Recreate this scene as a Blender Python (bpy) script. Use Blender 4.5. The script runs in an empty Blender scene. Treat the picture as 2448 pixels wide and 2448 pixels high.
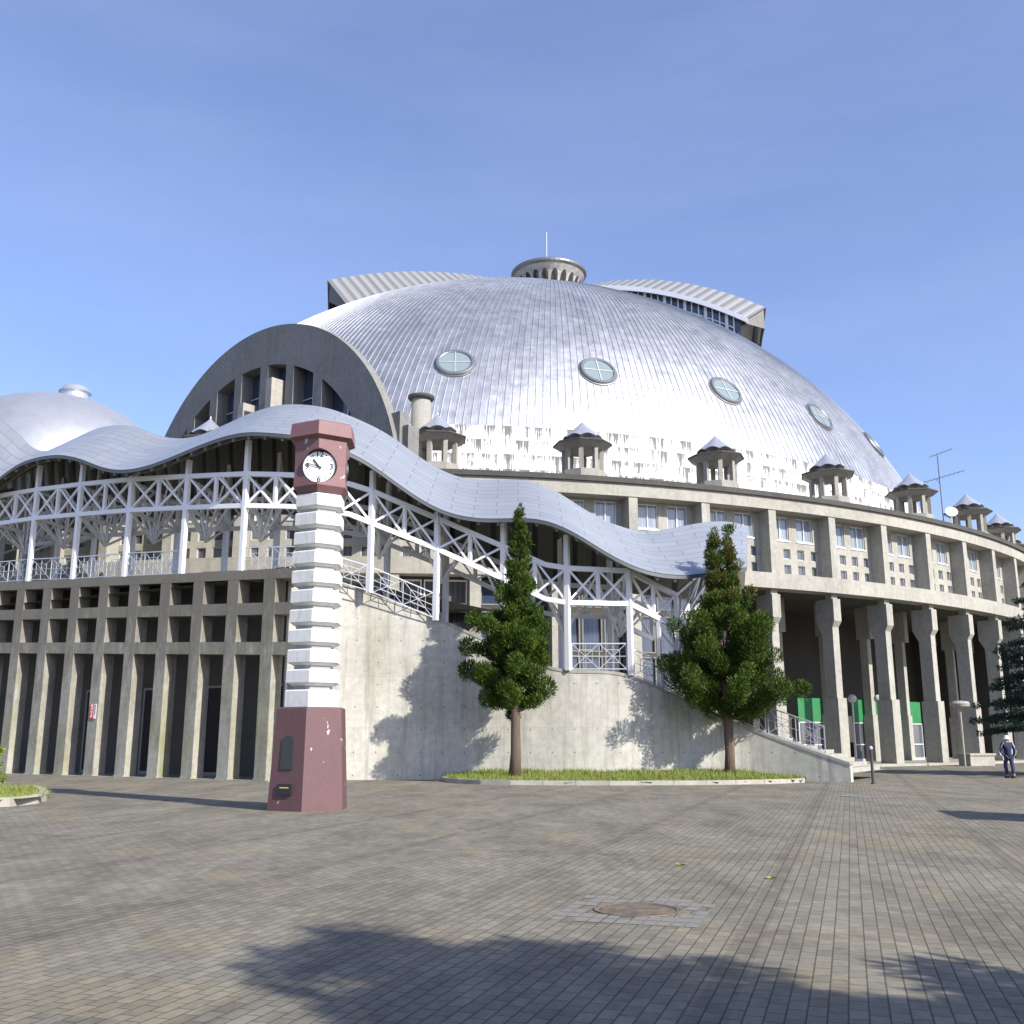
import bpy, bmesh, math, random
import numpy as np
from mathutils import Vector, Matrix
random.seed(7); rng = np.random.default_rng(11)
C = bpy.context.scene.collection
R_ = math.radians

# ------------------------------------------------------------------ camera, sky, sun, exposure
cam_d = bpy.data.cameras.new('camera'); cam = bpy.data.objects.new('camera', cam_d); C.objects.link(cam)
cam.location = (0, 0, 1.6); cam.rotation_euler = (R_(90 + 12.618), 0, 0)
cam_d.sensor_width = 36; cam_d.lens = 36 * 2425.87 / 2448; cam_d.clip_end = 3000; cam_d.clip_start = .1
bpy.context.scene.camera = cam
SUN_EL = 34.0; SUN_AZ = 132.0            # azimuth clockwise from +Y
world = bpy.data.worlds.new('World'); bpy.context.scene.world = world; world.use_nodes = True
nt = world.node_tree; bg = nt.nodes['Background']
sky = nt.nodes.new('ShaderNodeTexSky'); sky.sky_type = 'NISHITA'; sky.sun_disc = False
sky.sun_elevation = R_(SUN_EL); sky.sun_rotation = R_(SUN_AZ)
sky.air_density = 1.0; sky.dust_density = 1.0; sky.ozone_density = 5.5; sky.altitude = 100
tint = nt.nodes.new('ShaderNodeMix'); tint.data_type = 'RGBA'; tint.blend_type = 'MULTIPLY'; tint.inputs[0].default_value = 1; tint.inputs[7].default_value = (1.20, 1.07, 1.17, 1)
nt.links.new(sky.outputs[0], tint.inputs[6])
# thin high cloud veil, in true sky directions
tcw = nt.nodes.new('ShaderNodeTexCoord'); mpw = nt.nodes.new('ShaderNodeMapping'); mpw.inputs['Scale'].default_value = (1.2, 2.2, 5.5); mpw.inputs['Rotation'].default_value = (.3, .25, .5); nt.links.new(tcw.outputs['Generated'], mpw.inputs[0])
cn1 = nt.nodes.new('ShaderNodeTexNoise'); cn1.inputs['Scale'].default_value = 1.1; cn1.inputs['Detail'].default_value = 6; cn1.inputs['Roughness'].default_value = .62; nt.links.new(mpw.outputs[0], cn1.inputs['Vector'])
crw = nt.nodes.new('ShaderNodeMapRange'); crw.inputs[1].default_value = .42; crw.inputs[2].default_value = .78; crw.inputs[3].default_value = .08; crw.inputs[4].default_value = .18; nt.links.new(cn1.outputs['Fac'], crw.inputs[0])
veil = nt.nodes.new('ShaderNodeMix'); veil.data_type = 'RGBA'; veil.inputs[7].default_value = (4.6, 5.1, 6.4, 1); nt.links.new(crw.outputs[0], veil.inputs[0]); nt.links.new(tint.outputs[2], veil.inputs[6])
nt.links.new(veil.outputs[2], bg.inputs[0]); bg.inputs[1].default_value = .135
sd = bpy.data.lights.new('sun', 'SUN'); so = bpy.data.objects.new('sun', sd); C.objects.link(so)
sd.energy = 5.0; sd.angle = R_(.55); sd.color = (1, .95, .86)
sv = Vector((math.sin(R_(SUN_AZ)) * math.cos(R_(SUN_EL)), math.cos(R_(SUN_AZ)) * math.cos(R_(SUN_EL)), math.sin(R_(SUN_EL))))
so.rotation_euler = sv.to_track_quat('Z', 'Y').to_euler(); so.location = sv * 200
vs = bpy.context.scene.view_settings
vs.view_transform = 'Standard'; vs.look = 'None'; vs.exposure = .58; vs.gamma = 1; vs.use_curve_mapping = False

# ------------------------------------------------------------------ helpers
ORG = {}
class MB:
    def __init__(s): s.v = []; s.f = []; s.m = []; s.mi = 0
    def add(s, vs_, fs):
        b = len(s.v); s.v.extend([tuple(map(float, p)) for p in vs_]); s.f.extend([tuple(b + i for i in f) for f in fs]); s.m.extend([s.mi] * len(fs)); return s
    def quad(s, a, b, c, d): return s.add([a, b, c, d], [(0, 1, 2, 3)])
    def frame(s, o, X, Y, Z, sx, sy, sz):     # box from local frame, ranges (a,b)
        o = np.array(o, float); X = np.array(X, float); Y = np.array(Y, float); Z = np.array(Z, float)
        p = [o + X * x + Y * y + Z * z for z in sz for y in sy for x in sx]
        return s.add(p, [(0, 2, 3, 1), (4, 5, 7, 6), (0, 1, 5, 4), (2, 6, 7, 3), (0, 4, 6, 2), (1, 3, 7, 5)])
    def box(s, x0, x1, y0, y1, z0, z1): return s.frame((0, 0, 0), (1, 0, 0), (0, 1, 0), (0, 0, 1), (x0, x1), (y0, y1), (z0, z1))
    def bar(s, p, q, w, h=None, up=(0, 0, 1)):
        h = h or w; p = Vector(p); q = Vector(q); d = q - p; L = d.length
        if L < 1e-5: return s
        d.normalize(); u = Vector(up)
        if abs(d.dot(u)) > .97: u = Vector((.5, .86, 0)) if abs(d.z) > .9 else Vector((0, 0, 1))
        x = d.cross(u).normalized(); z = x.cross(d).normalized()
        return s.frame(p, x, d, z, (-w / 2, w / 2), (0, L), (-h / 2, h / 2))
    def tube(s, pts, rad, n=8, cap=True):
        pts = [Vector(p) for p in pts]; rad = rad if hasattr(rad, '__len__') else [rad] * len(pts)
        base = len(s.v); k = len(pts)
        for i, p in enumerate(pts):
            d = (pts[min(i + 1, k - 1)] - pts[max(i - 1, 0)]).normalized()
            u = Vector((1, 0, 0)) if abs(d.x) < .8 else Vector((0, 1, 0))
            x = d.cross(u).normalized(); y = d.cross(x)
            for j in range(n):
                a = 2 * math.pi * j / n; s.v.append(tuple(p + (x * math.cos(a) + y * math.sin(a)) * rad[i]))
        fs = []
        for i in range(k - 1):
            for j in range(n): fs.append((base + i * n + j, base + i * n + (j + 1) % n, base + (i + 1) * n + (j + 1) % n, base + (i + 1) * n + j))
        if cap: fs += [tuple(base + j for j in range(n))[::-1], tuple(base + (k - 1) * n + j for j in range(n))]
        s.f += fs; s.m += [s.mi] * len(fs); return s
    def lathe(s, c, prof, n=32, a0=0, close=True, full=2 * math.pi):   # prof: (r,z)
        base = len(s.v)
        for r, z in prof:
            for j in range(n): a = a0 + full * j / n; s.v.append((c[0] + r * math.cos(a), c[1] + r * math.sin(a), c[2] + z))
        fs = []
        for i in range(len(prof) - 1):
            for j in range(n): fs.append((base + i * n + j, base + i * n + (j + 1) % n, base + (i + 1) * n + (j + 1) % n, base + (i + 1) * n + j))
        if close: fs += [tuple(base + j for j in range(n))[::-1], tuple(base + (len(prof) - 1) * n + j for j in range(n))]
        s.f += fs; s.m += [s.mi] * len(fs); return s
    def build(s, name, mat, parent=None, smooth=False, uv=None):
        me = bpy.data.meshes.new(name); o = bpy.data.objects.new(name, me); C.objects.link(o)
        org = np.zeros(3)
        if parent is not None:
            o.parent = parent; org = np.array(ORG.get(parent.name, (0, 0, 0)), float)
        v = np.array(s.v, float).reshape(-1, 3)
        ORG[o.name] = tuple(org)
        me.from_pydata((v - org).tolist(), [], s.f)
        for m in (mat if isinstance(mat, (list, tuple)) else [mat]): me.materials.append(m)
        if isinstance(mat, (list, tuple)): me.polygons.foreach_set('material_index', s.m)
        if uv is not None:
            l = me.uv_layers.new(name='UVMap'); idx = np.zeros(len(me.loops), int); me.loops.foreach_get('vertex_index', idx)
            l.data.foreach_set('uv', np.array(uv)[idx].ravel())
        if smooth: me.polygons.foreach_set('use_smooth', [True] * len(me.polygons))
        me.update(); return o
def tag(o, label=None, cat=None, group=None, kind=None):
    if label: o['label'] = label
    if cat: o['category'] = cat
    if group: o['group'] = group
    if kind: o['kind'] = kind
    return o
def thing(name, label, cat, loc=(0, 0, 0), group=None):
    o = bpy.data.objects.new(name, None); C.objects.link(o); o.location = loc; o.empty_display_size = .3
    ORG[o.name] = tuple(loc); return tag(o, label, cat, group)
def part_root(name, parent):          # an assembly part: an Empty child (never visible on its own)
    o = bpy.data.objects.new(name, None); C.objects.link(o); o.parent = parent; o.empty_display_size = .1
    ORG[o.name] = ORG[parent.name]; return o

# ------------------------------------------------------------------ materials
def M(name): 
    m = bpy.data.materials.new(name); m.use_nodes = True; n = m.node_tree.nodes; return m, m.node_tree, n, m.node_tree.links, n['Principled BSDF']
def nd(n, t, **kw):
    x = n.new(t)
    for k, v in kw.items():
        if k == 'ins':
            for a, b in v.items(): x.inputs[a].default_value = b
        else: setattr(x, k, v)
    return x
def coords(n, l, scale=(1, 1, 1), rot=(0, 0, 0), kind='Object'):
    tc = n.new('ShaderNodeTexCoord'); mp = n.new('ShaderNodeMapping'); l.new(tc.outputs[kind], mp.inputs[0])
    mp.inputs['Scale'].default_value = scale; mp.inputs['Rotation'].default_value = rot; return mp.outputs[0]
def noise(n, l, co, scale, detail=4, rough=.6):
    x = nd(n, 'ShaderNodeTexNoise', ins={'Scale': scale, 'Detail': detail, 'Roughness': rough}); l.new(co, x.inputs['Vector']); return x.outputs['Fac']
def ramp(n, l, fac, stops, interp='LINEAR'):
    r = n.new('ShaderNodeValToRGB'); r.color_ramp.interpolation = interp; el = r.color_ramp.elements
    while len(el) < len(stops): el.new(.5)
    for e, (p, c) in zip(el, stops): e.position = p; e.color = (*c, 1) if len(c) == 3 else c
    l.new(fac, r.inputs[0]); return r.outputs[0]
def mix(n, l, fac, a, b, mode='MIX'):
    x = nd(n, 'ShaderNodeMix', data_type='RGBA', blend_type=mode)
    for i, val in ((0, fac), (6, a), (7, b)):
        if isinstance(val, (int, float)): x.inputs[i].default_value = val
        elif isinstance(val, tuple): x.inputs[i].default_value = (*val, 1) if len(val) == 3 else val
        else: l.new(val, x.inputs[i])
    return x.outputs[2]
def math_(n, l, op, a, b=None, clamp=False):
    x = nd(n, 'ShaderNodeMath', operation=op, use_clamp=clamp)
    for i, val in ((0, a), (1, b)):
        if val is None: continue
        if isinstance(val, (int, float)): x.inputs[i].default_value = val
        else: l.new(val, x.inputs[i])
    return x.outputs[0]
def bump(n, l, b, h, strength=.3, dist=.02):
    x = nd(n, 'ShaderNodeBump', ins={'Strength': strength, 'Distance': dist}); l.new(h, x.inputs['Height']); l.new(x.outputs[0], b.inputs['Normal']); return x
G3 = lambda g, t=(1, 1, 1): (g * t[0], g * t[1], g * t[2])

def concrete(name, base=(.33, .325, .30), dark=.62, streak=.5, moss=0., stain=(.13, .125, .11), panels=None, scale=1.):
    m, t, n, l, b = M(name)
    co = coords(n, l); f1 = noise(n, l, co, .35 * scale, 5, .65); f2 = noise(n, l, co, 3.5 * scale, 5, .7)
    col = mix(n, l, ramp(n, l, f1, [(.32, G3(0)), (.68, G3(1))]), tuple(c * dark for c in base), tuple(min(1, c * 1.12) for c in base))
    col = mix(n, l, .45, col, ramp(n, l, f2, [(.3, tuple(c * .6 for c in base)), (.7, tuple(c * 1.25 for c in base))]))
    # rain streaks, long in z
    cs = coords(n, l, (2.2, 2.2, .16)); s1 = noise(n, l, cs, 1.3, 6, .7)
    col = mix(n, l, math_(n, l, 'MULTIPLY', ramp(n, l, s1, [(.5, G3(0)), (.72, G3(1))]), streak), col, stain)
    if moss:
        cm = coords(n, l, (.35, .35, .12)); s2 = noise(n, l, cm, 1.0, 4, .6)
        col = mix(n, l, math_(n, l, 'MULTIPLY', ramp(n, l, s2, [(.56, G3(0)), (.7, G3(1))]), moss), col, (.17, .18, .05))
    if moss > .5:
        sz = nd(n, 'ShaderNodeSeparateXYZ'); l.new(co, sz.inputs[0]); gz = math_(n, l, 'ADD', math_(n, l, 'MULTIPLY', sz.outputs[2], .075), noise(n, l, coords(n, l, (1.3, 1.3, .45)), 1.6, 6, .75))
        col = mix(n, l, math_(n, l, 'MULTIPLY', ramp(n, l, gz, [(.72, G3(0)), (1.02, G3(1))]), .72), col, (.135, .12, .095))
    h = f2
    if panels:
        cp = coords(n, l, kind='UV')
        br = nd(n, 'ShaderNodeTexBrick', offset=0, ins={'Color1': (1, 1, 1, 1), 'Color2': (.86, .86, .88, 1), 'Mortar': (.45, .45, .45, 1), 'Scale': 1, 'Mortar Size': .008, 'Mortar Smooth': .3, 'Brick Width': panels[0], 'Row Height': panels[1]})
        l.new(cp, br.inputs['Vector']); col = mix(n, l, .45, col, br.outputs['Color'], 'MULTIPLY')
        # tie holes
        vo = nd(n, 'ShaderNodeVectorMath', operation='FRACTION'); mp = nd(n, 'ShaderNodeMapping'); mp.inputs['Scale'].default_value = (1 / .9, 1 / .9, 1); mp.inputs['Location'].default_value = (.3, .3, 0)
        l.new(cp, mp.inputs[0]); l.new(mp.outputs[0], vo.inputs[0]); ds = nd(n, 'ShaderNodeVectorMath', operation='DISTANCE'); ds.inputs[1].default_value = (.5, .5, 0)
        l.new(vo.outputs[0], ds.inputs[0]); hole = math_(n, l, 'LESS_THAN', ds.outputs['Value'], .035)
        keep = math_(n, l, 'GREATER_THAN', noise(n, l, cp, .9, 1), .42); hole = math_(n, l, 'MULTIPLY', hole, keep)
        col = mix(n, l, math_(n, l, 'MULTIPLY', hole, .75), col, (.08, .08, .08))
    l.new(col, b.inputs['Base Color']); b.inputs['Roughness'].default_value = .88
    bump(n, l, b, h, .35, .02); return m
def plain(name, col, rough=.5, metal=0., var=.12, vscale=4., bmp=.1):
    m, t, n, l, b = M(name); co = coords(n, l); f = noise(n, l, co, vscale, 5, .65)
    c = mix(n, l, f, tuple(x * (1 - var) for x in col), tuple(min(1, x * (1 + var)) for x in col)); l.new(c, b.inputs['Base Color'])
    b.inputs['Roughness'].default_value = rough; b.inputs['Metallic'].default_value = metal
    if bmp: bump(n, l, b, f, bmp, .01)
    return m
conc = concrete('concrete_facade', (.36, .348, .30), .72, .55, .0, (.22, .21, .185))
conc_grid = concrete('concrete_weathered', (.36, .345, .285), .52, .66, .75, (.15, .135, .105), scale=1.4)
conc_wall = concrete('concrete_formwork', (.52, .505, .44), .70, .72, .25, (.24, .225, .19), panels=(1.8, 2.05))
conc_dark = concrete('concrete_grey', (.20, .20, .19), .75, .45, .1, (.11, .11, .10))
conc_turret = concrete('concrete_turret', (.31, .30, .265), .7, .5, .0, (.15, .14, .12), scale=2)
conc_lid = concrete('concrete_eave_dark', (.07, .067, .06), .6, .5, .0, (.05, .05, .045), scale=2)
white_paint = plain('white_paint', (.80, .80, .80), .42, 0, .05, 6)
maroon = None
def mk_maroon(nm='maroon_paint', k=1.):
    m, t, n, l, b = M(nm); co = coords(n, l); f = noise(n, l, co, 2.2, 5, .7)
    c = mix(n, l, f, (.115 * k, .050 * k, .056 * k), (.17 * k, .088 * k, .09 * k))
    fp = noise(n, l, coords(n, l, (1, 1, .55)), 4.3, 3, .55); chips = ramp(n, l, fp, [(.69, G3(0)), (.70, G3(1))])
    c = mix(n, l, chips, c, (.62, .55, .52)); fg = noise(n, l, co, 30, 3, .6)
    c = mix(n, l, .25, c, ramp(n, l, fg, [(.3, (.07, .03, .03)), (.7, (.22 * k, .12 * k, .12 * k))]))
    l.new(c, b.inputs['Base Color']); b.inputs['Roughness'].default_value = .6; bump(n, l, b, fg, .2, .01); return m
maroon = mk_maroon('maroon_paint', .78); maroon_head = mk_maroon('maroon_head_paint', 1.25)
def mk_block():
    m, t, n, l, b = M('white_block_paint'); co = coords(n, l); f = noise(n, l, co, 2.5, 6, .7)
    c = mix(n, l, f, (.52, .52, .505), (.74, .74, .72))
    g = ramp(n, l, noise(n, l, coords(n, l, (2.4, 2.4, .5)), 3.2, 6, .8), [(.50, G3(0)), (.72, G3(1))])
    c = mix(n, l, math_(n, l, 'MULTIPLY', g, .55), c, (.30, .30, .24)); l.new(c, b.inputs['Base Color']); b.inputs['Roughness'].default_value = .7
    bump(n, l, b, f, .2, .01); return m
block_paint = mk_block()
def mk_dome():
    m, t, n, l, b = M('dome_metal'); co = coords(n, l)
    uvc = coords(n, l, (1, 1, 1), kind='UV')
    f1 = noise(n, l, co, .25, 4, .6); f2 = noise(n, l, co, 1.3, 4, .55)
    cu = coords(n, l, (1.3, .30, 1), kind='UV'); f3 = noise(n, l, cu, 1.2, 5, .65)
    c = mix(n, l, ramp(n, l, f1, [(.35, G3(0)), (.65, G3(1))]), (.44, .45, .46), (.58, .59, .60)); c = mix(n, l, .25, c, ramp(n, l, f3, [(.3, (.26, .27, .28)), (.7, (.54, .55, .56))]))
    l.new(c, b.inputs['Base Color']); b.inputs['Metallic'].default_value = .92
    l.new(ramp(n, l, f2, [(.3, G3(.42)), (.7, G3(.54))]), b.inputs['Roughness'])
    h = math_(n, l, 'ADD', math_(n, l, 'MULTIPLY', f2, .5), math_(n, l, 'MULTIPLY', f3, .55)); bump(n, l, b, h, .38, .12); return m
dome_metal = mk_dome()
cap_metal = plain('cap_metal', (.56, .57, .60), .33, .62, .1, 2, .15)
def mk_canopy():
    m, t, n, l, b = M('canopy_metal_tiles'); uvc = coords(n, l, kind='UV')
    br = nd(n, 'ShaderNodeTexBrick', offset=.5, ins={'Color1': (.38, .405, .43, 1), 'Color2': (.33, .355, .38, 1), 'Mortar': (.10, .11, .12, 1), 'Scale': 1, 'Mortar Size': .016, 'Mortar Smooth': .1, 'Brick Width': 1.9, 'Row Height': .59})
    l.new(uvc, br.inputs['Vector']); f = noise(n, l, coords(n, l), .8, 4, .6)
    c = mix(n, l, .25, br.outputs['Color'], ramp(n, l, f, [(.3, (.32, .34, .37)), (.7, (.46, .48, .52))]))
    l.new(c, b.inputs['Base Color']); b.inputs['Metallic'].default_value = .45; b.inputs['Roughness'].default_value = .42
    bump(n, l, b, br.outputs['Fac'], -.4, .02); return m
canopy_tiles = mk_canopy()
soffit_m = plain('canopy_soffit_frame', (.16, .155, .135), .8, 0, .25, 1.5)
edge_m = plain('canopy_edge', (.10, .11, .11), .5, .3, .2)
def mk_step():
    m, t, n, l, b = M('stained_white_steps'); co = coords(n, l)
    f = noise(n, l, co, .8, 4, .6); c = mix(n, l, f, (.60, .60, .58), (.80, .80, .79))
    s = noise(n, l, coords(n, l, (9., .3, 1), kind='UV'), 1.0, 5, .85); s2 = noise(n, l, coords(n, l, (.8, .0, 1), kind='UV'), 1.0, 4, .8); s3 = noise(n, l, coords(n, l, (1.2, 1.6, 1), kind='UV'), 1.0, 5, .7)
    sx = nd(n, 'ShaderNodeSeparateXYZ'); l.new(coords(n, l, kind='UV'), sx.inputs[0]); v = sx.outputs[1]
    d = math_(n, l, 'ADD', math_(n, l, 'MULTIPLY', s, .55), math_(n, l, 'MULTIPLY', s2, .9)); d = math_(n, l, 'ADD', d, math_(n, l, 'MULTIPLY', v, .10)); d = math_(n, l, 'ADD', d, math_(n, l, 'MULTIPLY', s3, .25))
    mk = ramp(n, l, d, [(.925, G3(0)), (.955, G3(1))]); c = mix(n, l, math_(n, l, 'MULTIPLY', mk, .85), c, (.045, .043, .04))
    jt = math_(n, l, 'LESS_THAN', math_(n, l, 'FRACT', math_(n, l, 'DIVIDE', sx.outputs[0], 1.9)), .03); c = mix(n, l, math_(n, l, 'MULTIPLY', jt, .35), c, (.2, .2, .19))
    l.new(c, b.inputs['Base Color']); b.inputs['Roughness'].default_value = .75; return m
step_m = mk_step()
def mk_glass(name, top=(.10, .13, .17), cur=(.42, .45, .48), amt=.6, z=True):
    m, t, n, l, b = M(name); cw = coords(n, l, (9, 9, .05)); w = noise(n, l, cw, 2.0, 3, .6)
    c = mix(n, l, math_(n, l, 'MULTIPLY', ramp(n, l, w, [(.42, G3(0)), (.58, G3(1))]), amt), top, cur)
    l.new(c, b.inputs['Base Color']); b.inputs['Roughness'].default_value = .09; b.inputs['Specular IOR Level'].default_value = .8
    return m
glass_cur = mk_glass('curtained_glass', (.17, .21, .25), (.42, .45, .48), .55)
glass_dark = mk_glass('dark_glass', (.03, .045, .08), (.07, .09, .13), .5)
glass_small = mk_glass('small_window_glass', (.07, .075, .085), (.22, .23, .24), .5)
glass_sky = plain('skylight_glass', (.20, .25, .26), .12, .0, .12, 1.2, 0)
alu = plain('aluminium_frame', (.66, .67, .70), .4, .3, .06)
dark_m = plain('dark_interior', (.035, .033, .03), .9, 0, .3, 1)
inner_wall = plain('shadowed_wall', (.06, .056, .048), .9, 0, .3, .4)  # near-black colour holds the shade under the arcade and canopy
black_m = plain('black_paint', (.02, .02, .022), .5, 0, .2)
frame_grey = plain('porthole_metal', (.22, .23, .245), .4, .6, .1)
aerial_m = plain('aerial_grey', (.09, .09, .10), .6)
steel_m = plain('galvanised_steel', (.58, .59, .61), .45, .5, .08)
recess_m = plain('recess_concrete_shaded', (.10, .096, .082), .9, 0, .4, .8)  # concrete darkened in its colour for the shade behind the fins
roof_m = plain('roof_membrane', (.14, .135, .12), .9, 0, .3, .5)
green_m = plain('green_net', (.02, .17, .055), .6, 0, .3, 1.2)
rib_white = None
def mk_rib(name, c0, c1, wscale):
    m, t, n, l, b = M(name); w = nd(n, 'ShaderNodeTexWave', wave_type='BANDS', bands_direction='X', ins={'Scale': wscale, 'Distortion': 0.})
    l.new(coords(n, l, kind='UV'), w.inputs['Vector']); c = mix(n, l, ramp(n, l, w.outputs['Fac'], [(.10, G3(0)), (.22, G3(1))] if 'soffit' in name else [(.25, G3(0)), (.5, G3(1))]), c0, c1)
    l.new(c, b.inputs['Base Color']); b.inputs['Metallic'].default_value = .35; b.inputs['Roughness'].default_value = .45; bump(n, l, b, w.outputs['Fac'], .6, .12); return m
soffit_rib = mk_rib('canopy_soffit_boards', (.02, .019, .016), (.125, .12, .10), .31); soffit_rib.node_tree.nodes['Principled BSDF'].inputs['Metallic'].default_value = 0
rib_m = mk_rib('dormer_ribbed_metal', (.24, .24, .23), (.37, .37, .355), .36)

# ------------------------------------------------------------------ paving
def mk_paving():
    m, t, n, l, b = M('block_paving'); co = coords(n, l, (1, 1, 1), (0, 0, R_(18)))
    br = nd(n, 'ShaderNodeTexBrick', offset=.5, offset_frequency=2, ins={'Color1': (1, 1, 1, 1), 'Color2': (.66, .66, .66, 1), 'Mortar': (.20, .20, .19, 1), 'Scale': 1, 'Mortar Size': .0062, 'Mortar Smooth': .2, 'Bias': -.15, 'Brick Width': .225, 'Row Height': .118})
    cr = nd(n, 'ShaderNodeMapping'); cr.inputs['Rotation'].default_value = (0, 0, R_(90)); l.new(co, cr.inputs[0]); l.new(cr.outputs[0], br.inputs['Vector'])
    # per-block random tint from snapped coords
    def snap(sx, sy):
        mp = nd(n, 'ShaderNodeMapping'); mp.inputs['Scale'].default_value = (1 / sx, 1 / sy, 1); l.new(co, mp.inputs[0])
        fl = nd(n, 'ShaderNodeVectorMath', operation='FLOOR'); l.new(mp.outputs[0], fl.inputs[0]); wn = nd(n, 'ShaderNodeTexWhiteNoise', noise_dimensions='2D'); l.new(fl.outputs[0], wn.inputs['Vector']); return wn.outputs['Value']
    big = snap(.944, .9)
    cs = coords(n, l, (1, .45, 1), (0, 0, R_(18))); z1 = noise(n, l, cs, .35, 5, .65); z2 = noise(n, l, coords(n, l, (1, .35, 1), (0, 0, R_(18))), .8, 6, .75)
    f3 = noise(n, l, coords(n, l), 9, 5, .75); f4 = noise(n, l, coords(n, l), 60, 3, .7)
    grey = mix(n, l, ramp(n, l, z2, [(.35, G3(0)), (.65, G3(1))]), (.155, .150, .137), (.270, .262, .240))
    warm = mix(n, l, f3, (.215, .195, .155), (.32, .29, .23))
    sel = math_(n, l, 'ADD', math_(n, l, 'MULTIPLY', big, .30), z1); wsel = ramp(n, l, sel, [(.74, G3(0)), (.80, G3(1))])
    c = mix(n, l, math_(n, l, 'MULTIPLY', wsel, .5), grey, warm)
    # laid bands of dark blocks along and across the laying direction
    sx = nd(n, 'ShaderNodeSeparateXYZ'); l.new(co, sx.inputs[0])
    def band(sock, period, off, width):
        v = math_(n, l, 'FRACT', math_(n, l, 'DIVIDE', math_(n, l, 'ADD', sock, off), period)); return math_(n, l, 'LESS_THAN', v, width / period)
    # rotated frame: +x' is across the rows, +y' along them
    bd = math_(n, l, 'MAXIMUM', band(sx.outputs[0], 2.83, 1.02, .236), math_(n, l, 'MULTIPLY', band(sx.outputs[1], 5.4, 1.5, .225), .6))
    c = mix(n, l, math_(n, l, 'MULTIPLY', bd, .28), c, (.095, .092, .088))
    pale = ramp(n, l, noise(n, l, coords(n, l, (1, .3, 1), (0, 0, R_(18))), 1.7, 7, .8), [(.60, G3(0)), (.74, G3(1))])
    c = mix(n, l, math_(n, l, 'MULTIPLY', pale, .6), c, (.42, .41, .38))
    c = mix(n, l, .75, c, br.outputs['Color'], 'MULTIPLY')
    c = mix(n, l, .4, c, ramp(n, l, f3, [(.25, G3(.3)), (.75, G3(1.))]), 'MULTIPLY')
    c = mix(n, l, 1., c, (1.10, 1.04, .88), 'MULTIPLY')
    l.new(c, b.inputs['Base Color']); b.inputs['Roughness'].default_value = .92; b.inputs['Specular IOR Level'].default_value = .2
    h = math_(n, l, 'ADD', math_(n, l, 'MULTIPLY', br.outputs['Fac'], -1.), math_(n, l, 'ADD', math_(n, l, 'MULTIPLY', f3, .5), math_(n, l, 'MULTIPLY', f4, .25))); bump(n, l, b, h, .6, .008); return m
paving = mk_paving()
g = MB(); g.quad((-900, -400, 0), (900, -400, 0), (900, 1400, 0), (-900, 1400, 0)); tag(g.build('paved_ground', paving), kind='structure')

# ------------------------------------------------------------------ main hall geometry (oval plan)
HC = (2.632, 99.441); HR = 41.385; HE = 1.294; PHI = R_(-55.108); DC = (4.213, 99.365); DE = 1.330
ZS, RS, EZ = 8.626, 33.298, 1.096; ZC, ZBU, ZBL = 15.944, 11.182, 10.272; DL = 5.086; TH0 = 11.454
def ell(c, e, R, th):
    th = R_(th); a = R * math.sin(th - PHI); b = -R * e * math.cos(th - PHI)
    return np.array([c[0] + a * math.cos(PHI) - b * math.sin(PHI), c[1] + a * math.sin(PHI) + b * math.cos(PHI)])
def ring(th, inset=0., z=0.):
    p = ell(HC, HE, HR, th); d = ell(HC, HE, HR, th + .01) - ell(HC, HE, HR, th - .01); t = d / np.linalg.norm(d); nrm = np.array([t[1], -t[0]])
    q = p - nrm * inset; return np.array([q[0], q[1], z])
def frame_at(th):
    d = ell(HC, HE, HR, th + .01) - ell(HC, HE, HR, th - .01); t = d / np.linalg.norm(d)
    return np.array([t[0], t[1], 0]), np.array([t[1], -t[0], 0])       # tangent (to the right), outward normal
UP = np.array([0, 0, 1.])
hall = thing('domed_hall', 'huge oval concrete arena under a shining ribbed silver dome', 'building', (HC[0], HC[1], 0))

# dome shell with standing seams
def squeeze(th, z):      # the flank behind the arch is drawn in a little
    d = (th + 80 + 180) % 360 - 180; return 1 - .125 * math.exp(-(d / 24) ** 2) * max(0, 1 - (z - 16) / 20)
def dome_shell():
    N = 440; el = [16 + 0 * i for i in range(0)]; z0 = 22.03
    e0 = math.degrees(math.asin((z0 - ZS) / (RS * EZ))); els = list(np.linspace(e0, 88, 46)) + [89.7]
    V = []; UVs = []; offs = [(0, 0.), (.89, 0.), (.905, .045), (.985, .045)]
    for e in els:
        r = RS * math.cos(R_(e)); z = ZS + EZ * RS * math.sin(R_(e))
        seam = 1. if e < 84 else 0.
        for j in range(N):
            for (fo, h) in offs:
                th = (j + fo) / N * 360; k = (r + h * seam * math.cos(R_(e))) / max(r, 1e-6) * squeeze(th, z)
                p = ell(DC, DE, r * k, th); V.append((p[0], p[1], z + h * seam * math.sin(R_(e)))); UVs.append(((j + fo) * .62, e * .55))
    m = N * 4; F = []
    for i in range(len(els) - 1):
        for j in range(m): F.append((i * m + j, i * m + (j + 1) % m, (i + 1) * m + (j + 1) % m, (i + 1) * m + j))
    b = MB(); b.v = V; b.f = F; b.m = [0] * len(F); return b, UVs
b, uv = dome_shell(); b.build('dome_roof', dome_metal, hall, uv=uv)
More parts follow.
